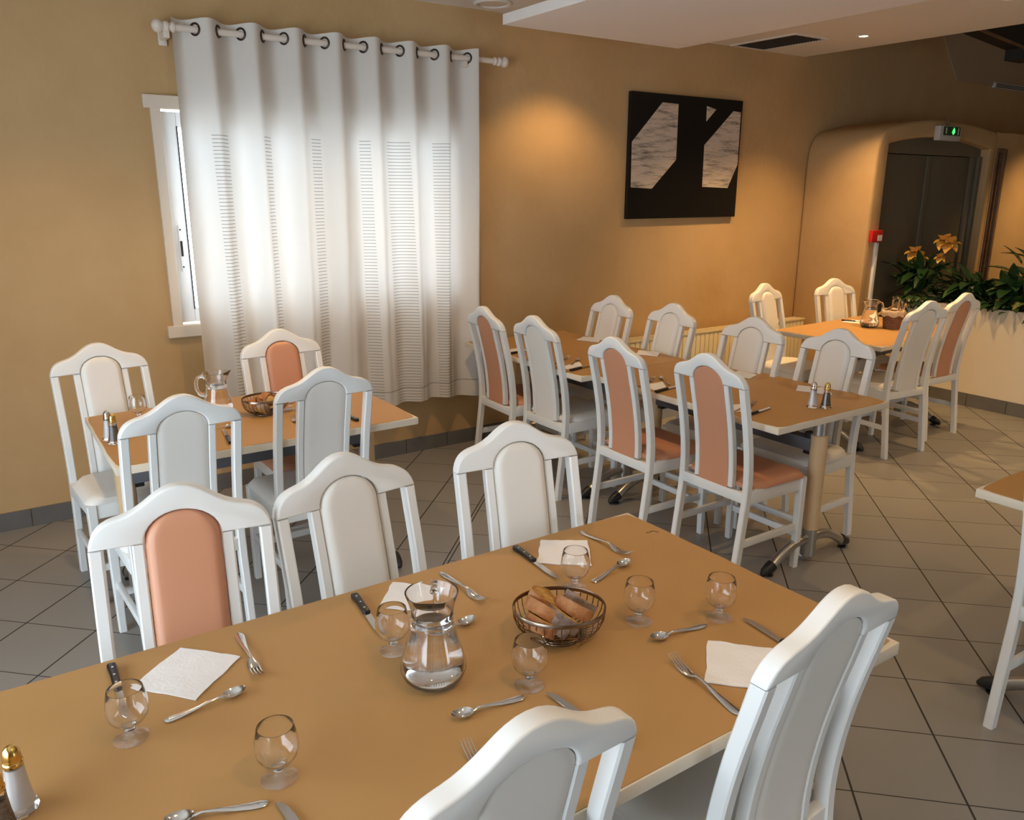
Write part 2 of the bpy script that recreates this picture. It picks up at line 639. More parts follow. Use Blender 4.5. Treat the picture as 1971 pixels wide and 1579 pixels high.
# flat ceiling over the near room, higher roof beyond its edge
bm = NB()
box(bm, XL, 6.04, YF, YW, ZC, ZC + 0.14)
struct(obj('ceiling', bm, 'ceiling', smooth=0), 'low cream ceiling over the near tables', 'ceiling')
bm = NB()
box(bm, 6.0, XR + 0.2, YF, YW + 0.2, 3.62, 3.75)
box(bm, 6.0, 6.06, YF, YW, ZC + 0.14, 3.62)
struct(obj('ceiling_roof', bm, 'ceiling', smooth=0), 'higher roof beyond the edge of the low ceiling', 'ceiling')

# floating white raft
bm = NB()
box(bm, 2.73, 4.11, 1.30, 4.13, 2.585, 2.640, bev=0.002)
box(bm, 2.95, 3.85, 1.55, 3.9, 2.640, ZC)
struct(obj('trim_1', bm, 'panel_white', smooth=0), 'white suspended panel hanging below the ceiling', 'ceiling panel')

# windows outside the picture that give the daylight, the rear one added: frames and panes
def glazed(name, axis, pos, a0, a1, z0, z1, n, label):
    fr = NB()
    pn = NB()

    def bx(b, u0, u1, d0, d1, zz0, zz1):
        if axis == 'x':
            box(b, pos + d0, pos + d1, u0, u1, zz0, zz1)
        else:
            box(b, u0, u1, pos + d0, pos + d1, zz0, zz1)
    fwid = 0.07
    bx(fr, a0, a1, -0.06, 0.02, z0, z0 + fwid)
    bx(fr, a0, a1, -0.06, 0.02, z1 - fwid, z1)
    for i in range(n + 1):
        c = a0 + (a1 - a0) * i / n
        c0 = max(a0, c - fwid * 0.7)
        c1 = min(a1, c + fwid * 0.7)
        bx(fr, c0, c1, -0.06, 0.02, z0 + fwid, z1 - fwid)
    bx(pn, a0 + 0.05, a1 - 0.05, -0.03, -0.024, z0 + 0.05, z1 - 0.05)
    r = struct(obj(name, fr, 'pvc', smooth=0), label, 'window')
    obj('pane', pn, 'pane', r, smooth=0)


glazed('window_2', 'x', XL - 0.1, LY0, LY1, LZ0, LZ1, 2, 'wide two-pane window in the left wall')
glazed('window_added', 'y', YF - 0.1, BX0, BX1, LZ0, LZ1, 2, 'added two-pane window in the unseen wall behind')  # added behind the viewpoint for reflections and frontal fill light

# curtained window
bm = NB()
c = 0.05
box(bm, WX0 - c, WX1 + c, YW - 0.025, YW + 0.02, WZ1 - 0.02, WZ1 + 0.045, bev=0.004)
box(bm, WX0 - c, WX1 + c, YW - 0.025, YW + 0.02, WZ0 - 0.045, WZ0 + 0.02, bev=0.004)
box(bm, WX0 - c + 0.03, WX0 + 0.03, YW - 0.02, YW + 0.02, WZ0, WZ1, bev=0.004)
box(bm, WX1 - 0.03, WX1 + c - 0.03, YW - 0.02, YW + 0.02, WZ0, WZ1, bev=0.004)
win = struct(obj('window_1', bm, 'casing', smooth=0), 'white window behind the curtain, its left edge showing', 'window')
bm = NB()
for (a, b) in ((WX0, 1.87), (1.81, WX1)):
    a += 0.03
    b -= 0.03
    box(bm, a, a + 0.075, YW + 0.015, YW + 0.075, WZ0 + 0.03, WZ1 - 0.03, bev=0.006)
    box(bm, b - 0.075, b, YW + 0.015, YW + 0.075, WZ0 + 0.03, WZ1 - 0.03, bev=0.006)
    box(bm, a + 0.075, b - 0.075, YW + 0.016, YW + 0.074, WZ0 + 0.03, WZ0 + 0.105)
    box(bm, a + 0.075, b - 0.075, YW + 0.016, YW + 0.074, WZ1 - 0.105, WZ1 - 0.03)
obj('window_sash', bm, 'pvc', win, smooth=30)
bm = NB()
box(bm, WX0 + 0.1, WX1 - 0.1, YW + 0.045, YW + 0.05, WZ0 + 0.1, WZ1 - 0.1)
obj('pane', bm, 'pane', win, smooth=0)
bm = NB()
box(bm, WX0 + 0.103, WX0 + 0.109, YW + 0.012, YW + 0.03, WZ0 + 0.1, WZ1 - 0.1)
obj('gasket', bm, 'rubber', win, smooth=0)
bm = NB()
box(bm, WX0 + 0.060, WX0 + 0.078, YW + 0.006, YW + 0.016, 1.26, 1.50, bev=0.003)
lk = obj('lock_plate', bm, 'pvc', win)
bm = NB()
box(bm, WX0 + 0.063, WX0 + 0.074, YW + 0.001, YW + 0.01, 1.34, 1.42, bev=0.002)
for zz in (1.28, 1.475):
    box(bm, WX0 + 0.065, WX0 + 0.072, YW + 0.003, YW + 0.01, zz, zz + 0.008)
obj('latch_slot', bm, 'rubber', lk)

# skirting tiles
def skirting(name, x0, x1, y0, y1, label, axis='x', h=0.095, ph=0.118):
    bm = NB()
    L0, L1 = (x0, x1) if axis == 'x' else (y0, y1)
    k = math.floor((L0 - ph) / 0.3075)
    a = ph + k * 0.3075
    while a < L1:
        s, e = max(a + 0.002, L0), min(a + 0.3055, L1)
        if e > s + 0.01:
            if axis == 'x':
                box(bm, s, e, y0, y1, 0, h, bev=0.0015)
            else:
                box(bm, x0, x1, s, e, 0, h, bev=0.0015)
        a += 0.3075
    struct(obj(name, bm, 'skirt', smooth=0), label, 'skirting')


skirting('baseboard_back', XL, 6.17, YW - 0.012, YW, 'grey tile skirting along the window wall')
skirting('baseboard_right', 6.168, 6.18, 3.95, YW, 'grey tile skirting beside the arched doorway', axis='y')

# rounded plaster block round the arched door
SX, SY = 6.18, 3.94
OX0, OX1 = 6.345, 7.955


def arch_z(x, x0, x1, zs, zp):
    u = (x - (x0 + x1) / 2) / ((x1 - x0) / 2)
    return zs + (zp - zs) * (1 - u * u)


outer = [(SX, 0), (SX, 1.90), (SX + 0.008, 2.0), (SX + 0.03, 2.07), (SX + 0.075, 2.135), (SX + 0.14, 2.175)]
for i in range(1, 13):
    x = SX + 0.14 + (8.05 - SX - 0.14) * i / 12
    outer.append((x, 2.175 + 0.095 * (1 - ((x - 7.1) / (7.1 - SX - 0.14)) ** 2) if x < 7.1 else 2.27 - 0.06 * ((x - 7.1) / 0.9) ** 2))
outer += [(8.05, 0), (OX1, 0)]
inner = []
for i in range(0, 21):
    x = OX1 + (OX0 - OX1) * i / 20
    inner.append((x, arch_z(x, OX0, OX1, 2.055, 2.13)))
pts = outer + inner + [(OX0, 0)]
bm = NB()
prism(bm, pts, lambda a, b, d: Vector((a, d, b)), SY, YW, bev=0.028, seg=3)
struct(obj('wall_doorway', bm, 'wall', smooth=40), 'rounded plaster block with arched doorway', 'wall')
bm = NB()
box(bm, 8.05, 8.07, SY + 0.004, YW, 0, 2.205)
box(bm, 8.235, XR, SY + 0.004, YW, 0, 2.205)
box(bm, 8.07, 8.235, SY + 0.004, YW, 2.07, 2.205)
struct(obj('wall_side', bm, 'wall', smooth=0), 'yellow wall right of the arched doorway', 'wall')
# pale bulkhead above
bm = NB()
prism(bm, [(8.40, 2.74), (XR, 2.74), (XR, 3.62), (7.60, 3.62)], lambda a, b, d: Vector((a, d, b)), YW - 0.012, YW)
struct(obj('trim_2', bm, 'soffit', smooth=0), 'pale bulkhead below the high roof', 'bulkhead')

# door in the arch
bm = NB()
dy = SY + 0.10
tr = [(OX0 - 0.03, 1.99)] + [(OX1 + 0.03, 1.99)]
for i in range(0, 21):
    x = OX1 + 0.03 + (OX0 - OX1 - 0.06) * i / 20
    tr.append((x, arch_z(min(max(x, OX0), OX1), OX0, OX1, 2.07, 2.15)))
prism(bm, tr, lambda a, b, d: Vector((a, d, b)), dy - 0.01, dy + 0.05)
box(bm, OX0 - 0.03, OX0 + 0.10, dy - 0.01, dy + 0.05, 0, 1.99, bev=0.004)
box(bm, OX1 - 0.13, OX1 - 0.06, dy - 0.01, dy + 0.05, 0, 1.99, bev=0.004)
box(bm, OX1 - 0.05, OX1 + 0.03, dy - 0.035, dy + 0.05, 0, 1.99, bev=0.004)
door = struct(obj('door_1', bm, 'door', smooth=30), 'dark taupe double door under the arch', 'door')
for nm, a, b in (('left', OX0 + 0.105, 7.135), ('right', 7.145, OX1 - 0.135)):
    bm = NB()
    box(bm, a, b, dy + 0.012, dy + 0.05, 0.01, 1.985, bev=0.004)
    lf = obj('door_leaf', bm, 'door', door, smooth=30)
bm = NB()
box(bm, 7.105, 7.165, dy - 0.002, dy + 0.02, 0.02, 1.98, bev=0.004)
obj('meeting_strip', bm, 'door', door, smooth=30)
# narrow dark opening with brown frame
bm = NB()
box(bm, 8.075, 8.09, SY - 0.008, SY + 0.10, 0, 2.065, bev=0.003)
box(bm, 8.20, 8.235, SY - 0.012, SY + 0.10, 0, 2.065, bev=0.003)
box(bm, 8.17, 8.198, SY + 0.01, SY + 0.10, 0, 2.02, bev=0.003)
box(bm, 8.09, 8.20, SY - 0.008, SY + 0.10, 2.03, 2.065, bev=0.003)
d2 = struct(obj('door_2', bm, 'wood', smooth=30), 'narrow brown-framed door right of the arch', 'door')
bm = NB()
box(bm, 8.09, 8.17, SY + 0.06, SY + 0.09, 0.0, 2.03)
obj('door_leaf', bm, 'blackwood', d2, smooth=0)

# dark roof beam seen beyond the ceiling edge
bm = NB()
prism(bm, [(6.15, 2.835), (7.3, 2.735), (7.3, 2.98), (6.15, 3.02)], lambda a, b, d: Vector((a, d, b)), 3.36, 3.50)
box(bm, 7.05, 7.3, 3.36, 3.50, 2.68, 3.6)
struct(obj('trim_3', bm, 'blackwood', smooth=0), 'black roof beam beyond the ceiling edge', 'beam')
bm = NB()
prism(bm, [(6.25, 2.815), (7.06, 2.745), (7.06, 2.760), (6.25, 2.833)], lambda a, b, d: Vector((a, d, b)), 3.345, 3.36)
struct(obj('trim_4', bm, 'wood', smooth=0), 'brown batten under the black roof beam', 'beam')

# ------------------------------------------------------------------ ceiling fittings
t = thing('ceiling_vent', 'dark rectangular air grille in the low ceiling', 'vent', (5.28, 4.27, ZC))
bm = NB()
for a, b, c_, d in ((-0.19, 0.19, -0.30, -0.275), (-0.19, 0.19, 0.275, 0.30), (-0.19, -0.165, -0.275, 0.275), (0.165, 0.19, -0.275, 0.275)):
    box(bm, a, b, c_, d, -0.008, 0.0)
obj('frame', bm, 'ceiling', t, smooth=0)
bm = NB()
box(bm, -0.165, 0.165, -0.275, 0.275, -0.003, 0.0)
for i in range(22):
    y = -0.27 + i * 0.025
    box(bm, -0.165, 0.165, y, y + 0.006, -0.007, -0.003)
obj('grille', bm, 'grille', t, smooth=0)
t = thing('wall_vent', 'thin dark air vent on the pale bulkhead', 'vent', (9.40, YW, 2.72))
bm = NB()
box(bm, -0.3, 0.5, -0.03, 0.0, 0.0, 0.05, bev=0.003)
obj('frame', bm, 'ceiling', t, smooth=0)
bm = NB()
for i in range(3):
    box(bm, -0.27, 0.48, -0.034, -0.028, 0.006 + i * 0.014, 0.014 + i * 0.014)
obj('slats', bm, 'grille', t, smooth=0)
t = thing('ceiling_speaker', 'round cream loudspeaker in the ceiling above the curtain rod', 'speaker', (2.84, 4.40, ZC))
bm = NB()
lathe(bm, [(0.115, 0), (0.115, -0.006), (0.108, -0.012), (0.092, -0.010), (0.09, -0.004), (0.09, 0)], 40)
obj('bezel', bm, 'ceiling', t)
bm = NB()
lathe(bm, [(0, -0.006), (0.06, -0.0055), (0.09, -0.003), (0.09, 0.0)], 40)
obj('grille', bm, mat and 'ivory', t)

spot_labels = ['recessed ceiling lamp hidden above the white suspended panel', 'lit recessed lamp in the ceiling beside the dark air grille']
proto = None
for i, (x, y, z, pw, cone) in enumerate(SPOTS):
    lab = 'lit recessed lamp in the ceiling beside the dark air grille' if i == 1 else 'unseen recessed ceiling lamp supplying warm light'
    if proto is None:
        proto = t = thing('ceiling_lamp', lab, 'lamp', (x, y, z))
        bm = NB()
        lathe(bm, [(0.030, 0), (0.030, -0.003), (0.040, -0.006), (0.046, -0.004), (0.048, 0.0)], 28)
        obj('trim_ring', bm, 'ivory', t)
        bm = NB()
        lathe(bm, [(0, -0.0015), (0.03, -0.0015), (0.03, 0.0)], 28)
        obj('bulb', bm, 'lamp', t)
    else:
        t = dup(proto, lab, (x, y, z))
    t['group'] = 'recessed ceiling lamps'
    spot('lamp_light', (x, y, z - 0.02), pw, color=WARM, angle=cone, blend=0.8)

# ------------------------------------------------------------------ curtain and rod
ZR, YR = 2.453, 4.50
t = thing('curtain_rod', 'cream wooden curtain rod with turned end knobs', 'curtain rod', (0, YR, ZR))
bm = NB()
tube(bm, [(1.03, 0, 0), (2.92, 0, 0)], 0.0165, 20)
obj('rod', bm, 'ivory', t)


def finial(x, s):
    bm = NB()
    prof = [(0.017, 0), (0.024, 0.004), (0.024, 0.014), (0.018, 0.02), (0.018, 0.028), (0.026, 0.034), (0.026, 0.046), (0.019, 0.052), (0.020, 0.058), (0.029, 0.068), (0.031, 0.082), (0.026, 0.096), (0.012, 0.106), (0, 0.108)]
    b2 = bmesh.new()
    lathe(b2, prof, 24)
    merge(bm, b2, 0, Matrix.Translation((x, 0, 0)) @ Matrix.Rotation(s * PI / 2, 4, 'Y'))
    obj('finial', bm, 'ivory', t)


finial(1.043, -1)
finial(2.907, 1)
for x in (1.0, 2.70):
    bm = NB()
    box(bm, x - 0.014, x + 0.014, -0.012, 0.10, -0.052, -0.016, bev=0.003)
    box(bm, x - 0.02, x + 0.02, 0.085, 0.0995, -0.075, 0.02, bev=0.003)
    obj('bracket', bm, 'ivory', t)

NC, NZ = 300, 70
CXA, CXB = 1.030, 2.772
ZTOP, ZBOT = 2.503, 0.370
bm = NB()
uvl = bm.loops.layers.uv.new('UVMap')
grid = []
for j in range(NZ + 1):
    fz = j / NZ
    row = []
    for i in range(NC + 1):
        s = CXA + (CXB - CXA) * i / NC
        ph = 2 * PI * (s - CX0) / CPITCH
        k = min(1.0, fz * 1.6)
        amp = 0.046 * (1 - 0.35 * k)
        wob = 0.035 * k * math.sin(s * 5.3 + 1.1) + 0.02 * k * math.sin(s * 11.7 + 2.0)
        y = -amp * math.sin(ph + 7 * wob * (0.5 + fz))
        y += 0.010 * k * math.sin(2 * ph + 1.3 + 3 * fz) + 0.012 * fz * math.sin(s * 9 + 4 * fz)
        y -= 0.018 * fz
        x = s + 0.016 * k * math.sin(ph + 0.9) + 0.02 * fz * math.sin(s * 6.1 + 0.4)
        zt = ZTOP + 0.004 * math.sin(ph * 1.0)
        zb = ZBOT + 0.010 * math.sin(s * 6.0 + 0.5)
        z = zt + (zb - zt) * fz
        nn = noise.noise(Vector((s * 14, z * 5, 2.0))) * 0.006 * (0.3 + fz)
        row.append((bm.verts.new((x, YR + y + nn, z)), s, z))
    grid.append(row)
for j in range(NZ):
    for i in range(NC):
        q = [grid[j][i], grid[j + 1][i], grid[j + 1][i + 1], grid[j][i + 1]]
        f = bm.faces.new([e[0] for e in q])
        for lp, e in zip(f.loops, q):
            lp[uvl].uv = (e[1], e[2])
cur = obj('curtain', bm, 'curtain', smooth=180)
tag(cur, 'long white eyelet curtain drawn across the window', 'curtain')
for kx in range(0, 15):
    xx = CX0 + kx * CPITCH / 2 + 0.0
    if xx > CXB - 0.02:
        break
    sgn = 1 if kx % 2 == 0 else -1
    bm = NB()
    b2 = bmesh.new()
    pth = [(0.027 * math.cos(a), 0.027 * math.sin(a), 0) for a in [2 * PI * i / 28 for i in range(28)]]
    tube(b2, pth, 0.0055, 8, closed=True)
    slope = -0.050 * 2 * PI / CPITCH * sgn
    ang = math.atan2(slope, 1.0)
    mtx = Matrix.Translation((xx, YR, ZR + 0.002)) @ Matrix.Rotation(ang, 4, 'Z') @ Matrix.Rotation(PI / 2, 4, 'X')
    merge(bm, b2, 0, mtx)
    obj('eyelet', bm, 'eyelet', cur)

# ------------------------------------------------------------------ painting
PX0, PX1, PZ0, PZ1 = 4.112, 5.282, 1.482, 2.366
t = thing('painting', 'square black abstract painting with pale brushed patches', 'painting', (PX0, YW - 0.035, PZ0))
bm = NB()
box(bm, 0, PX1 - PX0, 0, 0.032, 0, PZ1 - PZ0, bev=0.002)
obj('canvas', bm, 'canvas', t, smooth=0)
for poly in ([(0.258, 0.932), (0.398, 0.93), (0.402, 0.484), (0.201, 0.245), (0.021, 0.255), (0.016, 0.613)],
             [(0.911, 0.909), (0.985, 0.904), (0.988, 0.458), (0.905, 0.253), (0.657, 0.263), (0.653, 0.612)],
             [(0.655, 0.932), (0.745, 0.911), (0.657, 0.805)]):
    bm = NB()
    prism(bm, [(u * (PX1 - PX0), v * (PZ1 - PZ0)) for u, v in poly], lambda a, b, d: Vector((a, d, b)), -0.0012, 0.001)
    obj('painted_patch', bm, 'brush', t, smooth=0)

# ------------------------------------------------------------------ radiator
t = thing('radiator', 'long low cream column radiator under the painting', 'radiator', (3.42, YW - 0.135, 0.0))
bm = NB()
RL = 2.72
n = 54
for i in range(n):
    x = (i + 0.5) * RL / n
    box(bm, x - 0.0225, x + 0.0225, -0.035, -0.005, 0.12, 0.585, bev=0.008)
    box(bm, x - 0.0225, x + 0.0225, 0.035, 0.065, 0.12, 0.585, bev=0.008)
obj('columns', bm, 'radiator', t)
bm = NB()
box(bm, 0, RL, -0.028, 0.06, 0.14, 0.17, bev=0.006)
box(bm, 0, RL, -0.028, 0.06, 0.53, 0.56, bev=0.006)
obj('header', bm, 'radiator', t)
bm = NB()
for i in range(n):
    x = (i + 0.5) * RL / n
    b2 = bmesh.new()
    box(b2, -0.004, 0.004, -0.04, 0.07, 0.586, 0.60)
    merge(bm, b2, 0, Matrix.Translation((x, 0, 0)) @ Matrix.Rotation(0.35, 4, 'Z'))
box(bm, 0, RL, -0.04, -0.034, 0.586, 0.597)
box(bm, 0, RL, 0.064, 0.07, 0.586, 0.597)
obj('top_grille', bm, 'radiator', t, smooth=0)
for x in (0.3, RL / 2, RL - 0.3):
    bm = NB()
    box(bm, x - 0.02, x + 0.02, -0.02, 0.05, 0.0, 0.14, bev=0.003)
    box(bm, x - 0.02, x + 0.02, 0.06, 0.13, 0.12, 0.16, bev=0.003)
    obj('foot', bm, 'radiator', t)

# wall socket by the curtain
t = thing('wall_socket', 'small cream socket on the wall right of the curtain', 'socket', (2.775, YW, 0.675))
bm = NB()
box(bm, -0.02, 0.02, -0.012, 0, -0.035, 0.035, bev=0.004)
obj('cover', bm, 'ivory', t)
bm = NB()
box(bm, -0.006, 0.006, -0.016, -0.011, -0.016, 0.016, bev=0.002)
obj('button', bm, 'steel', t)

# fire alarm, conduit, exit sign
t = thing('fire_alarm', 'red manual fire alarm box beside the arched door', 'alarm', (6.255, SY, 1.325))
bm = NB()
box(bm, -0.06, 0.09, -0.035, 0, -0.045, 0.05, bev=0.006)
obj('box', bm, 'red', t)
bm = NB()
box(bm, 0.015, 0.075, -0.037, -0.034, -0.035, 0.012)
obj('label_plate', bm, 'label', t, smooth=0)
bm = NB()
box(bm, 6.285, 6.32, SY - 0.022, SY, 0.0, 1.275, bev=0.003)
tag(obj('cable_duct', bm, 'pvc'), 'white cable duct running down below the red alarm', 'cable duct')
t = thing('exit_sign', 'green lit emergency exit sign over the arched door', 'sign', (7.13, SY, 2.155))
bm = NB()
box(bm, -0.165, 0.165, -0.055, 0, -0.055, 0.065, bev=0.01)
obj('housing', bm, 'plastic', t)
bm = NB()
box(bm, -0.12, 0.14, -0.058, -0.054, -0.012, 0.058)
pn = obj('panel', bm, 'darkgreen', t, smooth=0)
bm = NB()
prism(bm, [(0.03, -0.006), (0.055, 0.014), (0.05, 0.034), (0.035, 0.052), (0.02, 0.034), (0.008, 0.014)], lambda a, b, d: Vector((a, d, b)), -0.0605, -0.057)
obj('lit_pictogram', bm, 'exit', t, smooth=0)
bm = NB()
box(bm, -0.09, -0.075, -0.0595, -0.057, 0.0, 0.048)
obj('pale_mark', bm, 'label', t, smooth=0)
bm = NB()
box(bm, 0.10, 0.115, -0.0595, -0.057, -0.004, 0.05)
obj('pale_mark', bm, 'label', t, smooth=0)
bm = NB()
tube(bm, [(0, -0.02, 0.06), (0.005, -0.02, 0.10), (0.0, -0.015, 0.125)], 0.008, 8)
obj('cable', bm, 'wood', t)

# ------------------------------------------------------------------ chairs
LEGY = [(0, 0.0), (0.22, 0.026), (0.42, 0.050), (0.55, 0.047), (0.70, 0.024), (0.80, 0.000), (0.904, -0.026), (1.03, -0.052)]
zs = [i * 0.04 for i in range(27)]
LY = smoothpath(LEGY, zs)


def ly(z):
    return interp(LY, z)


ZS, ZA = 0.904, 1.026
ROUT = [(0, .122), (.018, .1205), (.035, .115), (.05, .107), (.065, .097), (.082, .085), (.1, .0745), (.115, .068), (.13, .0635), (.145, .060), (.158, .056), (.17, .050), (.18, .0425), (.188, .033), (.194, .022), (.198, .011)]


def chair_mesh_rail():
    pts = [(-.2, 0)] + [(-u, h) for u, h in ROUT[::-1]] + [(u, h) for u, h in ROUT[1:]] + [(.2, 0)]
    arch = []
    for i in range(0, 17):
        a = PI * i / 16
        arch.append((0.0845 * math.cos(a), .066 * math.sin(a) if 0 < i < 16 else 0))
    pts = pts + arch
    bm = NB()
    T = 0.0185
    prism(bm, pts, lambda u, h, d: Vector((u, ly(ZS + h) + d, ZS + 0.0012 + h)), -T, T, bev=0.0055, seg=3)
    return bm


def chair_panel():
    bm = NB()
    nu, rows = 14, []
    zz = [0.432 + (0.904 - 0.432) * i / 22 for i in range(23)] + [0.904 + 0.0645 * math.sin(PI / 2 * i / 9) for i in range(1, 10)]
    for z in zz:
        wv = 0.0832 if z <= 0.904 else 0.0832 * math.sqrt(max(0, 1 - ((z - 0.904) / 0.0648) ** 2))
        wv = max(wv, 0.004)
        fr, bk = [], []
        for i in range(nu + 1):
            u = -wv + 2 * wv * i / nu
            e = min(1.0, (wv - abs(u)) / 0.022, (0.9685 - z) / 0.03 + 0.0, (z - 0.425) / 0.03)
            e = max(0.0, e)
            pf = math.sqrt(1 - (1 - e) ** 2)
            fr.append(bm.verts.new((u, ly(z) + 0.009 + 0.019 * pf, z)))
            bk.append(bm.verts.new((u, ly(z) - 0.0105 - 0.0035 * pf, z)))
        rows.append((fr, bk))
    for (f0, b0), (f1, b1) in zip(rows, rows[1:]):
        for i in range(nu):
            bm.faces.new((f0[i], f0[i + 1], f1[i + 1], f1[i]))
            bm.faces.new((b0[i], b1[i], b1[i + 1], b0[i + 1]))
        bm.faces.new((f0[0], f1[0], b1[0], b0[0]))
        bm.faces.new((f0[nu], b0[nu], b1[nu], f1[nu]))
    for fr, bk in (rows[0], rows[-1]):
        for i in range(nu):
            bm.faces.new((fr[i], fr[i + 1], bk[i + 1], bk[i]))
    return bm


def chair_seat():
    bm = NB()
    ys = [0.062 + 0.358 * i / 14 for i in range(15)]
    nu = 14
    top, bot = [], []
    for j, y in enumerate(ys):
        v = j / 14
        wv = 0.158 + 0.05 * min(1, v * 5) if v < 0.2 else 0.205 + 0.008 * v
        if v > 0.9:
            wv -= 0.03 * ((v - 0.9) / 0.1) ** 2
        tr, br = [], []
        for i in range(nu + 1):
            u = -wv + 2 * wv * i / nu
            e = max(0.0, min(1.0, (wv - abs(u)) / 0.06, (y - 0.055) / 0.06, (0.432 - y) / 0.07))
            pf = math.sqrt(1 - (1 - e) ** 2)
            tr.append(bm.verts.new((u, y, 0.452 + 0.026 * pf)))
            br.append(bm.verts.new((u, y, 0.444)))
        top.append(tr)
        bot.append(br)
    for j in range(14):
        for i in range(nu):
            bm.faces.new((top[j][i], top[j][i + 1], top[j + 1][i + 1], top[j + 1][i]))
            bm.faces.new((bot[j][i], bot[j + 1][i], bot[j + 1][i + 1], bot[j][i + 1]))
        bm.faces.new((top[j][0], top[j + 1][0], bot[j + 1][0], bot[j][0]))
        bm.faces.new((top[j][nu], bot[j][nu], bot[j + 1][nu], top[j + 1][nu]))
    for j in (0, 14):
        for i in range(nu):
            bm.faces.new((top[j][i], bot[j][i], bot[j][i + 1], top[j][i + 1]))
    return bm


def make_chair(kind):
    cu = 'salmon' if kind == 's' else 'leather'
    t = thing('dining_chair', '', 'chair', group='high-backed dining chairs')
    obj('seat', chair_seat(), cu, t, smooth=60)
    obj('back_panel', chair_panel(), cu, t, smooth=50)
    obj('top_rail', chair_mesh_rail(), 'paint', t, smooth=40)
    for s in (-1, 1):
        bm = NB()
        sweep_rect(bm, [(s * 0.185, ly(z), z) for z in zs if z < 0.90] + [(s * 0.185, ly(0.9035), 0.9035)], 0.030, 0.036, 0.004)
        obj('leg', bm, 'paint', t, smooth=30)
        bm = NB()
        sweep_rect(bm, [(s * 0.196, 0.405, 0, 0.029, 0.029), (s * 0.195, 0.404, 0.25, 0.034, 0.034), (s * 0.194, 0.403, 0.443, 0.038, 0.038)], 0.03, 0.03, 0.004)
        obj('leg', bm, 'paint', t, smooth=30)
        bm = NB()
        sweep_rect(bm, [(s * 0.0975, ly(z), z) for z in zs if 0.43 < z < 0.9] + [(s * 0.0975, ly(0.9035), 0.9035)], 0.026, 0.028, 0.0035)
        obj('back_slat', bm, 'paint', t, smooth=30)
        bm = NB()
        box(bm, s * 0.19 - 0.009, s * 0.19 + 0.009, 0.035, 0.392, 0.185, 0.217, bev=0.003)
        obj('stretcher', bm, 'paint', t, smooth=30)
    bm = NB()
    box(bm, -0.178, 0.178, 0.396, 0.414, 0.15, 0.18, bev=0.003)
    obj('stretcher', bm, 'paint', t, smooth=30)
    bm = NB()
    box(bm, -0.172, 0.172, ly(0.41) - 0.014, ly(0.41) + 0.014, 0.385, 0.432, bev=0.003)
    obj('lower_rail', bm, 'paint', t, smooth=30)
    bm = NB()
    for s in (-1, 1):
        box(bm, s * 0.191 - 0.011, s * 0.191 + 0.011, 0.062, 0.39, 0.383, 0.444, bev=0.003)
    box(bm, -0.178, 0.178, 0.394, 0.416, 0.383, 0.444, bev=0.003)
    obj('seat_frame', bm, 'paint', t, smooth=30)
    return t


PROTO = {'s': make_chair('s'), 'c': make_chair('c')}
used = set()
CHAIRS = [
    ('c', 0.453, 3.911, 185.5, 'cream-padded chair against the bare wall at the far left'),
    ('s', 1.248, 3.836, 181.7, 'salmon-padded chair facing out directly in front of the curtain'),
    ('c', 0.542, 2.822, 3.0, 'white-backed chair at the small left table, beside its shakers'),
    ('c', 1.109, 2.971, 0.5, 'white-backed chair at the small left table, right of its bread basket'),
    ('s', 0.337, 1.850, 169.7, 'salmon-padded chair on the far side of the front table'),
    ('c', 0.752, 1.848, 186.1, 'cream-padded chair touching the salmon chair behind the front table'),
    ('c', 1.284, 1.845, 172.0, 'cream-padded chair standing apart behind the right half of the front table'),
    ('s', 2.560, 4.009, -92.5, 'salmon-backed chair nearest the curtain\'s right edge at the long middle table'),
    ('c', 2.600, 3.558, -89.9, 'white-backed chair between two salmon chairs, left side of the long middle table'),
    ('s', 2.533, 2.815, -91.3, 'salmon-backed chair in the middle of the long table\'s near side, right of the white one'),
    ('s', 2.607, 2.300, -90.4, 'salmon-backed chair beside the exposed post at the near end of the long middle table'),
    ('c', 3.461, 3.987, 88.8, 'white chair across the long table, farthest left, nearest the bare wall'),
    ('c', 3.515, 3.493, 88.5, 'white chair across the long table, second from its wall end, before the radiator'),
    ('c', 3.495, 2.858, 92.7, 'white chair across the long table, third from its wall end'),
    ('c', 3.542, 2.367, 91.5, 'white chair behind the salt and pepper shakers of the long middle table'),
    ('c', 4.913, 3.865, 187.0, 'turned cream chair between the radiator and the far right table'),
    ('c', 5.644, 3.796, 170.3, 'cream chair against the pale alcove wall behind the far right table'),
    ('c', 5.001, 2.748, -5.6, 'white-backed chair on the near side of the far right table'),
    ('s', 5.600, 2.835, -1.5, 'salmon-backed chair on the near side of the far right table, by the planter'),
    ('c', 0.533, 0.782, 2.2, 'white-backed chair cut off by the bottom edge, in front of the jug'),
    ('c', 1.181, 0.762, 2.6, 'white-backed chair at the front table\'s near right corner, seen from behind'),
    ('c', 2.562, 0.815, -92.0, 'white chair cut off by the right edge of the picture'),
]
for kind, x, y, deg, lab in CHAIRS:
    rz = math.radians(deg)
    if kind not in used:
        used.add(kind)
        r = PROTO[kind]
        r.location = (x, y, 0)
        r.rotation_euler = (0, 0, rz)
        r['label'] = lab
    else:
        dup(PROTO[kind], lab, (x, y, 0), rz)

# ------------------------------------------------------------------ tables
ZT = 0.735


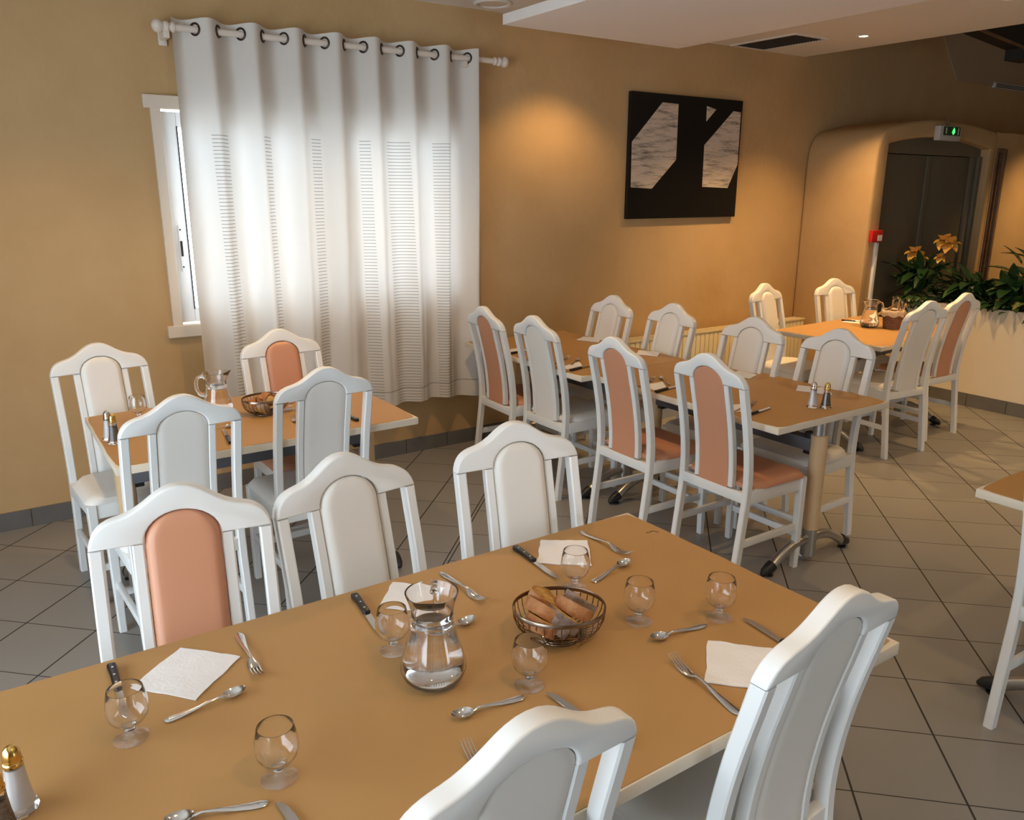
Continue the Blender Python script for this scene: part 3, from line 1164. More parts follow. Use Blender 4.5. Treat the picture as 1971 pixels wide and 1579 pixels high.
def make_table(L, Wd):
    """long axis local x, origin at the centre of the footprint"""
    t = thing('dining_table', '', 'table', group='dining tables')
    bm = NB()
    box(bm, -L / 2, L / 2, -Wd / 2, Wd / 2, ZT - 0.030, ZT, bev=0.003)
    obj('table_top', bm, 'laminate', t, smooth=30)
    bm = NB()
    box(bm, -L / 2 + 0.10, L / 2 - 0.10, -0.03, 0.03, 0.540, 0.600, bev=0.003)
    obj('cross_beam', bm, 'beam', t, smooth=30)
    bm = NB()
    for s in (-1, 1):
        box(bm, -L / 2 + 0.12, L / 2 - 0.12, s * 0.10 - 0.012, s * 0.10 + 0.012, ZT - 0.050, ZT - 0.030, bev=0.002)
    obj('top_support', bm, 'beam', t, smooth=30)
    for s in (-1, 1):
        px = s * (L / 2 - 0.075)
        bm = NB()
        lathe(bm, [(0, 0.03), (0.030, 0.03), (0.034, 0.034), (0.034, 0.17), (0, 0.17)], 28, c=(px, 0, 0))
        po = obj('post', bm, 'steel', t, smooth=40)
        bm = NB()
        lathe(bm, [(0, 0.62), (0.033, 0.62), (0.033, ZT - 0.031), (0, ZT - 0.031)], 28, c=(px, 0, 0))
        obj('collar', bm, 'steel', po, smooth=40)
        bm = NB()
        lathe(bm, [(0, 0.165), (0.034, 0.165), (0.0375, 0.168), (0.0375, 0.620), (0.034, 0.623), (0, 0.623)], 28, c=(px, 0, 0))
        obj('wood_sleeve', bm, 'beech', po, smooth=40)
        bm = NB()
        box(bm, px - s * 0.05 - 0.018, px - s * 0.05 + 0.018, -0.02, 0.02, 0.52, 0.625, bev=0.004)
        obj('clamp', bm, 'rubber', po, smooth=30)
        for q in (-1, 1):
            bm = NB()
            path = []
            for i in range(13):
                k = i / 12
                path.append((px, q * (0.03 + 0.235 * k), 0.118 - 0.085 * k ** 2.1 + 0.004 * math.sin(PI * k)))
            tube(bm, path, 0.0225, 14)
            ft = obj('foot', bm, 'steel', t, smooth=50)
            bm = NB()
            tube(bm, [(px, q * 0.255, 0.046), (px, q * 0.275, 0.036), (px, q * 0.305, 0.024), (px, q * 0.322, 0.013)], [0.0265, 0.0265, 0.020, 0.009], 12)
            lathe(bm, [(0, 0), (0.02, 0), (0.02, 0.006), (0.006, 0.009), (0.006, 0.03), (0, 0.03)], 14, c=(px, q * 0.272, 0))
            obj('foot_cap', bm, 'rubber', ft, smooth=40)
    return t


T12 = make_table(1.2, 0.8)
TABLES = [
    (3.115, 2.630, 90, 'near half of the long middle table, beige post at its open end'),
    (3.035, 3.832, 90, 'far half of the long middle table, reaching to the wall'),
    (0.950, 3.408, 0, 'small table at the left below the curtain'),
    (5.325, 3.270, 3, 'far right table beside the planter, with wicker basket and jug'),
    (0.985, 1.262, 0, 'right half of the large front table with the water jug'),
    (-0.216, 1.262, 0, 'left half of the large front table, running out of the picture'),
    (3.290, 0.815, 0, 'table whose bare corner juts in at the right edge'),
]
for i, (x, y, d, lab) in enumerate(TABLES):
    if i == 0:
        T12.location = (x, y, 0)
        T12.rotation_euler = (0, 0, math.radians(d))
        T12['label'] = lab
    else:
        r = dup(T12, lab, (x, y, 0), math.radians(d))
    # the front pair is a little deeper
    if i in (4, 5):
        r.scale = (1, 0.885 / 0.8, 1)

# paper covers
ZP = ZT + 0.0006


def paper(x0, x1, y0, y1, lab, rz=0, c=None, seed=1):
    bm = NB()
    nx, ny = 40, 24
    hx, hy = (x1 - x0) / 2, (y1 - y0) / 2
    vt = []
    for side in (0, 1):
        g = []
        for j in range(ny + 1):
            row = []
            for i in range(nx + 1):
                u, v = i / nx * 2 - 1, j / ny * 2 - 1
                ex = 0.004 * noise.noise(Vector((v * 3, seed, 0)))
                ey = 0.004 * noise.noise(Vector((u * 4, seed + 5, 0)))
                # slightly rounded corners
                x = u * (hx + ex - 0.012 * abs(v) ** 14)
                y = v * (hy + ey - 0.012 * abs(u) ** 20)
                z = 0.0009 + 0.0006 * (0.5 + noise.noise(Vector((u * hx * 5, v * hy * 5, seed)))) if side == 0 else 0.0
                row.append(bm.verts.new((x, y, z)))
            g.append(row)
        vt.append(g)
    for j in range(ny):
        for i in range(nx):
            bm.faces.new((vt[0][j][i], vt[0][j][i + 1], vt[0][j + 1][i + 1], vt[0][j + 1][i]))
            bm.faces.new((vt[1][j][i], vt[1][j + 1][i], vt[1][j + 1][i + 1], vt[1][j][i + 1]))
    for a in range(nx):
        for j in (0, ny):
            bm.faces.new((vt[0][j][a], vt[1][j][a], vt[1][j][a + 1], vt[0][j][a + 1]))
    for a in range(ny):
        for i in (0, nx):
            bm.faces.new((vt[0][a][i], vt[0][a + 1][i], vt[1][a + 1][i], vt[1][a][i]))
    o = obj('paper_table_cover', bm, 'kraft', smooth=60)
    o.location = ((x0 + x1) / 2, (y0 + y1) / 2, ZP) if c is None else c
    o.rotation_euler = (0, 0, rz)
    return tag(o, lab, 'table cover', 'brown paper table covers')


paper(2.719, 3.511, 2.034, 3.228, 'brown paper on the near half of the long middle table', seed=1)
paper(2.640, 3.430, 3.236, 4.428, 'brown paper on the far half of the long middle table', seed=2)
paper(0.354, 1.546, 3.012, 3.804, 'brown paper on the small table at the left', seed=3)
paper(-0.597, 0.597, -0.397, 0.397, 'brown paper on the far right table', rz=math.radians(3), c=(5.325, 3.270, ZP), seed=4)
pfront = paper(-0.805, 1.582, 0.823, 1.702, 'long brown paper sheet covering the large front table', seed=5)
bm = NB()
pc = Vector(pfront.location)
tube(bm, [Vector((x, y, ZP + 0.0022)) - pc for x, y in ((1.522, 1.556), (1.535, 1.553), (1.545, 1.556), (1.549, 1.556), (1.551, 1.549), (1.556, 1.538))], 0.0007, 6)
obj('pen_mark', bm, 'handle', pfront)
paper(2.694, 3.88, 0.43, 1.212, 'brown paper on the table corner at the right edge', seed=6)
ZI = ZP + 0.0019   # things stand on the paper

# ------------------------------------------------------------------ tableware makers
def make_glass():
    t = thing('wine_glass', '', 'glass', group='small stemmed glasses')
    out = [(0.0, 0.0185), (0.0092, 0.0185), (0.0095, 0.0195), (0.0075, 0.022),
           (0.0068, 0.0245), (0.010, 0.0275), (0.019, 0.0315), (0.0275, 0.038), (0.0335, 0.048), (0.0362, 0.060), (0.0358, 0.072), (0.0335, 0.086), (0.0305, 0.0995), (0.0300, 0.1010)]
    inn = [(0.0286, 0.1008), (0.0284, 0.0995), (0.0314, 0.086), (0.0336, 0.072), (0.0340, 0.060), (0.0314, 0.0487), (0.0255, 0.0398), (0.018, 0.0334), (0.008, 0.0305), (0, 0.0300)]
    bm = NB()
    lathe(bm, out + inn, 40)
    obj('bowl', bm, 'glass', t, smooth=50)
    bm = NB()
    lathe(bm, [(0, 0.0004), (0.0295, 0.0004), (0.0305, 0.0014), (0.0295, 0.0026), (0.016, 0.0052), (0.0085, 0.009), (0.0062, 0.013), (0.0085, 0.0165), (0.009, 0.0183), (0, 0.0183)], 40)
    obj('foot', bm, 'footglass', t, smooth=50)
    return t


def make_jug():
    t = thing('water_jug', '', 'jug', group='glass water jugs')

    def lip(r, z, a):
        """spout towards +x"""
        k = max(0.0, (z - 0.150) / 0.05) ** 1.5
        d = math.exp(-(a / 0.5) ** 2)
        return r + 0.020 * k * d, z + 0.014 * k * d
    out = [(0, 0), (0.040, 0.0), (0.050, 0.004), (0.061, 0.016), (0.0662, 0.032), (0.064, 0.050), (0.0575, 0.075), (0.050, 0.100), (0.0445, 0.122), (0.0420, 0.137), (0.0440, 0.141), (0.0440, 0.147), (0.0415, 0.151), (0.0425, 0.162), (0.0465, 0.178), (0.0515, 0.192), (0.0525, 0.196)]
    inn = [(0.0495, 0.195), (0.0438, 0.178), (0.0395, 0.162), (0.0385, 0.151), (0.0395, 0.137), (0.0417, 0.122), (0.047, 0.100), (0.0545, 0.075), (0.061, 0.050), (0.0632, 0.033), (0.058, 0.018), (0.047, 0.009), (0, 0.008)]
    seg = 48
    bm = NB()
    rings = []
    for r, z in out + inn:
        if r == 0:
            rings.append([bm.verts.new((0, 0, z))])
            continue
        ring = []
        for i in range(seg):
            a = 2 * PI * i / seg
            aa = a if a < PI else a - 2 * PI
            rr, zz = lip(r, z, aa)
            ring.append(bm.verts.new((rr * math.cos(a), rr * math.sin(a), zz)))
        rings.append(ring)
    for a, b in zip(rings, rings[1:]):
        for i in range(seg):
            j = (i + 1) % seg
            if len(a) == 1:
                bm.faces.new((a[0], b[i], b[j]))
            elif len(b) == 1:
                bm.faces.new((a[i], b[0], a[j]))
            else:
                bm.faces.new((a[i], b[i], b[j], a[j]))
    obj('body', bm, 'glass', t, smooth=50)
    bm = NB()
    tube(bm, [(-0.043, 0, 0.172), (-0.060, 0, 0.180), (-0.080, 0, 0.172), (-0.088, 0, 0.150), (-0.086, 0, 0.118), (-0.072, 0, 0.098), (-0.052, 0, 0.096)], [0.009, 0.0085, 0.008, 0.008, 0.008, 0.0085, 0.010], 12)
    obj('handle', bm, 'glass', t, smooth=60)
    bm = NB()
    lathe(bm, [(0, 0.0085), (0.0465, 0.0095), (0.0575, 0.0185), (0.0626, 0.033), (0.0604, 0.050), (0.0539, 0.075), (0.0464, 0.100), (0.0411, 0.122), (0.0398, 0.130), (0, 0.130)], 48)
    obj('water', bm, 'water', t, smooth=40)
    return t


def make_shaker(kind):
    nm = 'salt_shaker' if kind == 's' else 'pepper_shaker'
    t = thing(nm, '', 'shaker', group='salt and pepper shakers')
    bm = NB()
    lathe(bm, [(0, 0), (0.0245, 0), (0.0260, 0.004), (0.0255, 0.010), (0.0205, 0.022), (0.0170, 0.046), (0.0148, 0.070), (0.0140, 0.086), (0.0128, 0.088)], 10)
    obj('glass_body', bm, 'glass', t, smooth=20)
    bm = NB()
    lathe(bm, [(0, 0.012), (0.0190, 0.0125), (0.0165, 0.026), (0.0138, 0.048), (0.0124, 0.068), (0.0118, 0.080 if kind == 's' else 0.060), (0, 0.080 if kind == 's' else 0.060)], 20)
    obj('salt' if kind == 's' else 'pepper', bm, 'salt' if kind == 's' else 'pepper', t)
    bm = NB()
    lathe(bm, [(0.0142, 0.084), (0.0150, 0.087), (0.0150, 0.090), (0.0132, 0.092), (0.0138, 0.094), (0.0126, 0.096), (0.0134, 0.099), (0.0126, 0.106), (0.0100, 0.113), (0.006, 0.117), (0.003, 0.1185), (0, 0.120)], 24)
    obj('cap', bm, 'chrome' if kind == 's' else 'brass', t, smooth=50)
    return t


def strip(bm, rows, th):
    """rows of (x, halfwidth, z, yoff); closed ribbon of thickness th with domed top"""
    R = []
    for x, wv, z, yo in rows:
        R.append([bm.verts.new((x, yo - wv, z)), bm.verts.new((x, yo - wv * 0.6, z + th)), bm.verts.new((x, yo + wv * 0.6, z + th)), bm.verts.new((x, yo + wv, z)), bm.verts.new((x, yo, z - th * 0.3))])
    for a, b in zip(R, R[1:]):
        for k in range(5):
            bm.faces.new((a[k], a[(k + 1) % 5], b[(k + 1) % 5], b[k]))
    bm.faces.new(R[0][::-1])
    bm.faces.new(R[-1])


HND = [(0.0, 0.004, 0.0022), (0.004, 0.0075, 0.0022), (0.012, 0.0098, 0.0022), (0.03, 0.0092, 0.0024), (0.06, 0.0066, 0.0045), (0.09, 0.0042, 0.0085), (0.115, 0.0034, 0.0105)]


def make_fork():
    bm = NB()
    rows = [(x, wv, z, 0) for x, wv, z in HND] + [(0.125, 0.005, 0.0095, 0), (0.135, 0.0095, 0.006, 0), (0.145, 0.0118, 0.0032, 0), (0.158, 0.0120, 0.0025, 0)]
    strip(bm, rows, 0.0024)
    for k in range(4):
        y = -0.0093 + 0.0062 * k
        strip(bm, [(0.156, 0.0021, 0.0025, y), (0.170, 0.0018, 0.0035, y), (0.185, 0.0016, 0.0072, y), (0.200, 0.0012, 0.0135, y * 1.04), (0.206, 0.0006, 0.0165, y * 1.04)], 0.0018)
    o = obj('fork', bm, 'cutlery', smooth=60)
    return tag(o, '', 'fork', 'steel forks')


def make_spoon():
    bm = NB()
    rows = [(x * 0.85, wv * 0.9, z, 0) for x, wv, z in HND] + [(0.106, 0.0035, 0.0088, 0), (0.112, 0.0050, 0.0070, 0)]
    strip(bm, rows, 0.0022)
    # bowl shell
    nu, nv = 14, 20
    A = []
    for side in (0, 1):
        g = []
        for j in range(nu + 1):
            r = j / nu
            ring = []
            for i in range(nv):
                a = 2 * PI * i / nv
                ex = 0.0225 * r * math.cos(a)
                ey = (0.0150 - 0.0025 * math.cos(a)) * r * math.sin(a)
                z = 0.0015 + 0.0075 * r ** 2.2 + (0 if side else 0.0012) + (0.003 * (ex / 0.0225) * r if ex > 0 else 0)
                ring.append(bm.verts.new((0.131 + ex, ey, z)))
            g.append(ring)
        A.append(g)
    for side in (0, 1):
        for j in range(1, nu):
            for i in range(nv):
                k = (i + 1) % nv
                bm.faces.new((A[side][j][i], A[side][j][k], A[side][j + 1][k], A[side][j + 1][i]))
        bm.faces.new(A[side][1])
    for i in range(nv):
        k = (i + 1) % nv
        bm.faces.new((A[0][nu][i], A[0][nu][k], A[1][nu][k], A[1][nu][i]))
    for side in (0, 1):
        for v in A[side][0]:
            bm.verts.remove(v)
    o = obj('spoon', bm, 'cutlery', smooth=60)
    return tag(o, '', 'spoon', 'steel spoons')


def make_knife():
    t = thing('steak_knife', '', 'knife', group='steak knives with black handles')
    bm = NB()
    prism(bm, [(0.095, -0.0075), (0.120, -0.0085), (0.17, -0.0090), (0.195, -0.0062), (0.210, 0.0008), (0.214, 0.0062), (0.20, 0.0072), (0.15, 0.0074), (0.095, 0.0070)],
          lambda a, b, d: Vector((a, b, d)), 0.0045, 0.0060, bev=0.0004, seg=1)
    obj('blade', bm, 'cutlery', t, smooth=30)
    bm = NB()
    prism(bm, [(0.0, -0.006), (0.004, -0.0105), (0.012, -0.0118), (0.04, -0.0088), (0.08, -0.0085), (0.098, -0.0092), (0.102, -0.004), (0.100, 0.0075), (0.06, 0.0075), (0.02, 0.0080), (0.003, 0.0068)],
          lambda a, b, d: Vector((a, b, d)), 0.0006, 0.0120, bev=0.003, seg=3)
    h = obj('handle', bm, 'handle', t, smooth=40)
    for x in (0.022, 0.052, 0.082):
        bm = NB()
        lathe(bm, [(0.0026, 0.0115), (0.0024, 0.0124), (0, 0.0125)], 14, c=(x, -0.001, 0))
        obj('rivet', bm, 'cutlery', h, smooth=40)
    return t


def place(protos, key, lab, x, y, rz, z=None):
    z = ZI if z is None else z
    if key not in protos:
        protos[key] = o = MAKERS[key]()
        o.location = (x, y, z)
        o.rotation_euler = (0, 0, rz)
        o['label'] = lab
        return o
    return dup(protos[key], lab, (x, y, z), rz)


MAKERS = {'glass': make_glass, 'jug': make_jug, 'salt': lambda: make_shaker('s'), 'pepper': lambda: make_shaker('p'), 'fork': make_fork, 'spoon': make_spoon, 'knife': make_knife}
PT = {}


def vec(a, b):
    return math.atan2(b[1] - a[1], b[0] - a[0])


# glasses
for x, y, lab in [
    (0.131, 1.409, 'stemmed glass standing over the black knife at the left of the front table'),
    (0.318, 1.160, 'stemmed glass nearest the bottom edge on the front table'),
    (0.648, 1.404, 'stemmed glass half hidden at the left of the water jug, front table'),
    (0.817, 1.140, 'stemmed glass right of the front jug, before the bread basket'),
    (1.146, 1.410, 'stemmed glass in front of the white napkin behind the bread basket'),
    (1.166, 1.202, 'stemmed glass just right of the front bread basket'),
    (1.334, 1.112, 'stemmed glass at the right end of the front table'),
    (0.540, 3.640, 'stemmed glass behind the shakers on the small left table'),
    (1.130, 3.430, 'stemmed glass beside the bread basket on the small left table'),
]:
    place(PT, 'glass', lab, x, y, 0)
# jugs
place(PT, 'jug', 'full water jug in the middle of the front table', 0.668, 1.262, math.radians(-125))
place(PT, 'jug', 'full water jug on the small left table, handle to the left', 0.835, 3.490, math.radians(-35))
place(PT, 'jug', 'water jug on the far right table beside the wicker basket', 5.370, 3.330, math.radians(150))
# shakers
sh = place(PT, 'salt', 'salt shaker at the lower left corner of the front table', -0.045, 1.318, 0)
place(PT, 'pepper', 'pepper shaker cut off at the lower left corner of the front table', -0.072, 1.268, 0)
place(PT, 'salt', 'salt shaker on the small left table, behind the gold-capped one', 0.388, 3.385, 0)
place(PT, 'pepper', 'gold-capped pepper shaker on the small left table', 0.398, 3.325, 0)
place(PT, 'salt', 'salt shaker near the open end of the long middle table', 3.120, 2.165, 0)
place(PT, 'pepper', 'pepper shaker near the open end of the long middle table', 3.158, 2.122, 0)

for ch in sh.children:   # this one has a gilded cap
    if ch.name.startswith('cap'):
        ch.material_slots[0].link = 'OBJECT'
        ch.material_slots[0].material = M['brass']

# cutlery: end of handle -> tip
FR = 'front table'
for a, b, lab in [
    ((0.140, 1.672), (0.131, 1.470), 'black-handled knife under the left glass of the front table'),
    ((0.675, 1.672), (0.650, 1.455), 'black-handled knife left of the jug, running behind a glass'),
    ((1.150, 1.679), (1.134, 1.458), 'black-handled knife beside the napkin at the back of the front table'),
    ((0.845, 0.885), (0.831, 1.097), 'knife whose bright tip shows beyond the bottom chair'),
    ((1.352, 0.860), (1.374, 1.072), 'knife lying beyond the corner chair, tip towards the glasses'),
    ((0.312, 0.890), (0.299, 1.105), 'knife whose tip shows at the bottom edge'),
    ((0.765, 3.060), (0.795, 3.290), 'black-handled knife on the small left table, seen between two chairs'),
    ((1.300, 3.085), (1.290, 3.290), 'black-handled knife at the right end of the small left table'),
    ((2.660, 3.365), (2.870, 3.410), 'black knife on the long table, seen right of the white-backed chair'),
    ((2.710, 2.755), (2.920, 2.790), 'black knife on the long table, between the two nearer salmon chairs'),
    ((2.735, 2.225), (2.945, 2.255), 'black knife on the long table, right of the nearest salmon chair'),
    ((2.650, 3.935), (2.855, 3.950), 'black knife at the wall end of the long table'),
    ((5.470, 3.620), (5.520, 3.450), 'dark knife beside the napkin on the far right table'),
]:
    place(PT, 'knife', lab, a[0], a[1], vec(a, b))
for a, b, lab in [
    ((0.392, 1.656), (0.377, 1.45), 'fork beside the large napkin at the left of the front table'),
    ((0.909, 1.662), (0.917, 1.45), 'fork behind the front jug and bread basket'),
    ((1.370, 1.662), (1.376, 1.45), 'fork near the far right corner of the front table'),
    ((1.090, 0.842), (1.116, 1.05), 'fork lying beside the napkin near the corner chair'),
    ((0.590, 0.850), (0.617, 1.06), 'fork whose tines show left of the bottom chair'),
    ((1.062, 3.080), (1.092, 3.330), 'fork on the small left table beside the bread basket'),
    ((2.700, 3.560), (2.905, 3.665), 'fork on the long table behind the white-backed chair'),
    ((2.745, 2.300), (2.945, 2.345), 'fork on the long table near its open end'),
    ((2.730, 2.890), (2.935, 2.985), 'fork on the long table between the salmon chairs'),
]:
    place(PT, 'fork', lab, a[0], a[1], vec(a, b))
for a, b, lab in [
    ((0.190, 1.422), (0.337, 1.431), 'spoon below the large napkin at the left of the front table'),
    ((0.705, 1.392), (0.850, 1.413), 'spoon whose bowl shows right of the front jug'),
    ((1.200, 1.407), (1.345, 1.437), 'spoon lying behind the glasses at the back right of the front table'),
    ((1.280, 1.103), (1.140, 1.120), 'spoon between two glasses at the right of the front table'),
    ((0.785, 1.113), (0.643, 1.128), 'spoon in front of the jug on the front table'),
    ((0.283, 1.113), (0.135, 1.155), 'spoon whose handle shows at the bottom edge'),
    ((0.700, 3.315), (0.790, 3.300), 'spoon on the small left table, mostly behind a chair'),
    ((2.760, 3.480), (2.885, 3.570), 'spoon on the long table right of the white-backed chair'),
    ((2.880, 2.830), (2.955, 2.985), 'spoon on the long table left of the nearest salmon chair'),
]:
    place(PT, 'spoon', lab, a[0], a[1], vec(a, b))

# napkins: four corners each
def napkin(c, lab, seed):
    bm = NB()
    n = 12
    g = [[], []]
    P = [Vector((p[0], p[1], 0)) for p in c]
    cen = sum(P, Vector()) / 4
    for side in (0, 1):
        for j in range(n + 1):
            row = []
            for i in range(n + 1):
                u, v = i / n, j / n
                p = (P[0] * (1 - u) + P[1] * u) * (1 - v) + (P[3] * (1 - u) + P[2] * u) * v - cen
                p += Vector((noise.noise(Vector((v * 4, u * 2, seed))), noise.noise(Vector((u * 4, v * 2, seed + 9))), 0)) * 0.0045
                z = 0.0022 + 0.003 * abs(noise.noise(Vector((u * 3, v * 3, seed)))) * (1.0 if side == 0 else 0.3)
                if side == 1:
                    z -= 0.0018
                row.append(bm.verts.new((p.x, p.y, max(z, 0.0002))))
            g[side].append(row)
    for j in range(n):
        for i in range(n):
            bm.faces.new((g[0][j][i], g[0][j][i + 1], g[0][j + 1][i + 1], g[0][j + 1][i]))
            bm.faces.new((g[1][j][i], g[1][j + 1][i], g[1][j + 1][i + 1], g[1][j][i + 1]))
    for a in range(n):
        for j in (0, n):
            bm.faces.new((g[0][j][a], g[1][j][a], g[1][j][a + 1], g[0][j][a + 1]))
            bm.faces.new((g[0][a][j], g[0][a + 1][j], g[1][a + 1][j], g[1][a][j]))
    o = obj('paper_napkin', bm, 'napkin', smooth=60)
    o.location = (cen.x, cen.y, ZI)
    tag(o, lab, 'napkin', 'white paper napkins')


for k, (c_, lab) in enumerate([
    ([(0.272, 1.666), (0.369, 1.560), (0.254, 1.457), (0.159, 1.571)], 'large white napkin at the left of the front table'),
    ([(0.783, 1.683), (0.876, 1.581), (0.790, 1.500), (0.700, 1.590)], 'white napkin partly hidden behind the front jug'),
    ([(1.240, 1.680), (1.348, 1.606), (1.255, 1.478), (1.146, 1.573)], 'white napkin behind the glass at the back of the front table'),
    ([(1.235, 1.054), (1.340, 0.940), (1.225, 0.835), (1.113, 0.951)], 'white napkin beside the corner chair on the front table'),
    ([(3.28, 4.08), (3.39, 4.15), (3.46, 4.04), (3.34, 3.93)], 'white napkin far side of the long table, nearest the wall'),
    ([(3.28, 3.51), (3.38, 3.60), (3.44, 3.47), (3.34, 3.39)], 'white napkin far side of the long table, second from the wall'),
    ([(3.33, 2.84), (3.44, 2.86), (3.44, 2.74), (3.33, 2.70)], 'white napkin far side of the long table, behind the nearest salmon chair'),
    ([(3.42, 2.47), (3.49, 2.34), (3.39, 2.25), (3.32, 2.40)], 'white napkin behind the shakers of the long table'),
    ([(2.66, 3.46), (2.86, 3.53), (2.79, 3.41), (2.68, 3.40)], 'white napkin near side of the long table, by the white-backed chair'),
    ([(2.74, 2.90), (2.90, 2.90), (2.82, 2.79), (2.74, 2.78)], 'white napkin near side of the long table, between the salmon chairs'),
    ([(2.80, 2.40), (2.92, 2.37), (2.83, 2.265), (2.75, 2.30)], 'white napkin near side of the long table, by the nearest salmon chair'),
    ([(2.69, 4.05), (2.83, 4.06), (2.80, 3.96), (2.68, 3.96)], 'white napkin at the long table\'s wall end, by the farthest salmon chair'),
    ([(5.40, 3.58), (5.58, 3.60), (5.60, 3.46), (5.46, 3.45)], 'folded white napkin on the far right table behind the jug'),
]):
    napkin(c_, lab, k * 3.7)

# ------------------------------------------------------------------ bread baskets
BA, BB = 0.103, 0.088   # half axes


def make_basket():
    t = thing('bread_basket', '', 'basket', group='oval wire bread baskets')

    def el(k, z, m=96, y=1.0):
        return [(BA * k * math.cos(2 * PI * i / m), BB * k * math.sin(2 * PI * i / m), z) for i in range(m)]
    bm = NB()
    outp, inp = [], []
    m = 64
    rings = []
    for k, z in ((1.0, 0.067), (1.0, 0.0755), (0.990, 0.0765), (0.98, 0.0755), (0.98, 0.067)):
        rings.append([bm.verts.new((BA * k * math.cos(2 * PI * i / m), BB * k * math.sin(2 * PI * i / m), z)) for i in range(m)])
    for a, b in zip(rings, rings[1:] + rings[:1]):
        for i in range(m):
            bm.faces.new((a[i], a[(i + 1) % m], b[(i + 1) % m], b[i]))
    obj('rim', bm, 'bronze', t, smooth=60)
    bm = NB()
    for i in range(34):
        a = 2 * PI * i / 34
        pth = []
        for k, z in ((0.985, 0.066), (0.97, 0.052), (0.90, 0.034), (0.76, 0.018), (0.56, 0.010), (0.50, 0.008)):
            aa = a + 0.30 * (1 - k)
            pth.append((BA * k * math.cos(aa), BB * k * math.sin(aa), z))
        tube(bm, pth, 0.0012, 6)
    for i in range(10):
        y = -0.5 + i / 9
        hx = math.sqrt(max(0, 0.25 - y * y)) * BA
        if hx > 0.005:
            tube(bm, [(-hx, y * BB, 0.009), (hx, y * BB, 0.009)], 0.0011, 6)
    obj('wires', bm, 'bronze', t, smooth=60)
    bm = NB()
    tube(bm, el(0.50, 0.0032, 48), 0.003, 8, closed=True)
    tube(bm, el(0.52, 0.0095, 48), 0.0022, 8, closed=True)
    obj('base_ring', bm, 'bronze', t, smooth=60)
    return t


MAKERS['basket'] = make_basket
place(PT, 'basket', 'wire bread basket in the middle of the front table', 0.977, 1.254, math.radians(-28))
place(PT, 'basket', 'wire bread basket on the small left table', 1.020, 3.425, math.radians(10))


def bread(lab, loc, rot, L=0.085, H=0.05, T=0.026, dark=False, grp='bread slices in the front basket', seed=0):
    bm = NB()
    prof = []
    for i in range(0, 15):
        a = PI * i / 14
        prof.append((L / 2 * math.cos(a), H * math.sin(a) ** 0.8))
    prof2 = prof + [(-L / 2 * 0.9, -0.002), (L / 2 * 0.9, -0.002)]
    prism(bm, [(a * 0.97, b * 0.97) for a, b in prof], lambda a, b, d: Vector((a, d, b)), -T / 2, T / 2)
    bmesh.ops.subdivide_edges(bm, edges=bm.edges[:], cuts=1)
    for v in bm.verts:
        v.co += noise.noise_vector(v.co * 60 + Vector((seed, 0, 0))) * 0.0016
    r = obj('bread_slice', bm, 'crumb', smooth=60)
    r.location = loc
    r.rotation_euler = rot
    tag(r, lab, 'bread', grp)
    bm = NB()
    A, B = [], []
    R = []
    for a, b in prof:
        q = 1.03
        R.append([bm.verts.new((a * 0.95, -T / 2 * 1.0, b * 0.95)), bm.verts.new((a * q, -T / 2 * 1.03, b * q)), bm.verts.new((a * q * 1.01, 0, b * q * 1.02)), bm.verts.new((a * q, T / 2 * 1.03, b * q)), bm.verts.new((a * 0.95, T / 2 * 1.0, b * 0.95))])
    for x, y in zip(R, R[1:]):
        for k in range(4):
            bm.faces.new((x[k], x[k + 1], y[k + 1], y[k]))
    for v in bm.verts:
        v.co += noise.noise_vector(v.co * 70 + Vector((seed, 3, 0))) * 0.0012
    obj('crust', bm, 'crustdark' if dark else 'crust', r, smooth=70)
    return r


D = math.radians
bx, by, bz = 0.977, 1.254, ZI
for i, (lab, dx, dy_, dz, lean, rz, L, H, dark) in enumerate([
    ('reddish crusted bread slice standing tall left of centre in the front basket', -0.018, 0.018, 0.052, -50, 96, 0.100, 0.052, False),
    ('grey floured bread slice lying across the middle of the front basket', 0.004, -0.020, 0.048, -56, 82, 0.098, 0.044, True),
    ('golden bread slice leaning at the left rim of the front basket', -0.050, -0.010, 0.046, -58, 92, 0.080, 0.040, False),
    ('holey golden bread slice at the back of the front basket', 0.014, 0.040, 0.056, -62, 74, 0.090, 0.060, False),
    ('light orange bread slice right of centre in the front basket', 0.040, -0.008, 0.056, -54, 95, 0.094, 0.048, False),
    ('dark crusted bread slice at the right rim of the front basket', 0.072, 0.008, 0.050, -52, 90, 0.084, 0.046, True),
    ('small pale bread slice low at the front of the front basket', -0.014, -0.030, 0.040, -50, 74, 0.064, 0.036, True),
]):
    # stands on edge along the table's depth, leaning over to the left
    bread(lab, (bx + dx, by + dy_, bz + dz), (D(lean), 0, D(rz)), L, H, 0.027, dark, seed=i)
random.seed(5)
bx, by = 1.020, 3.425
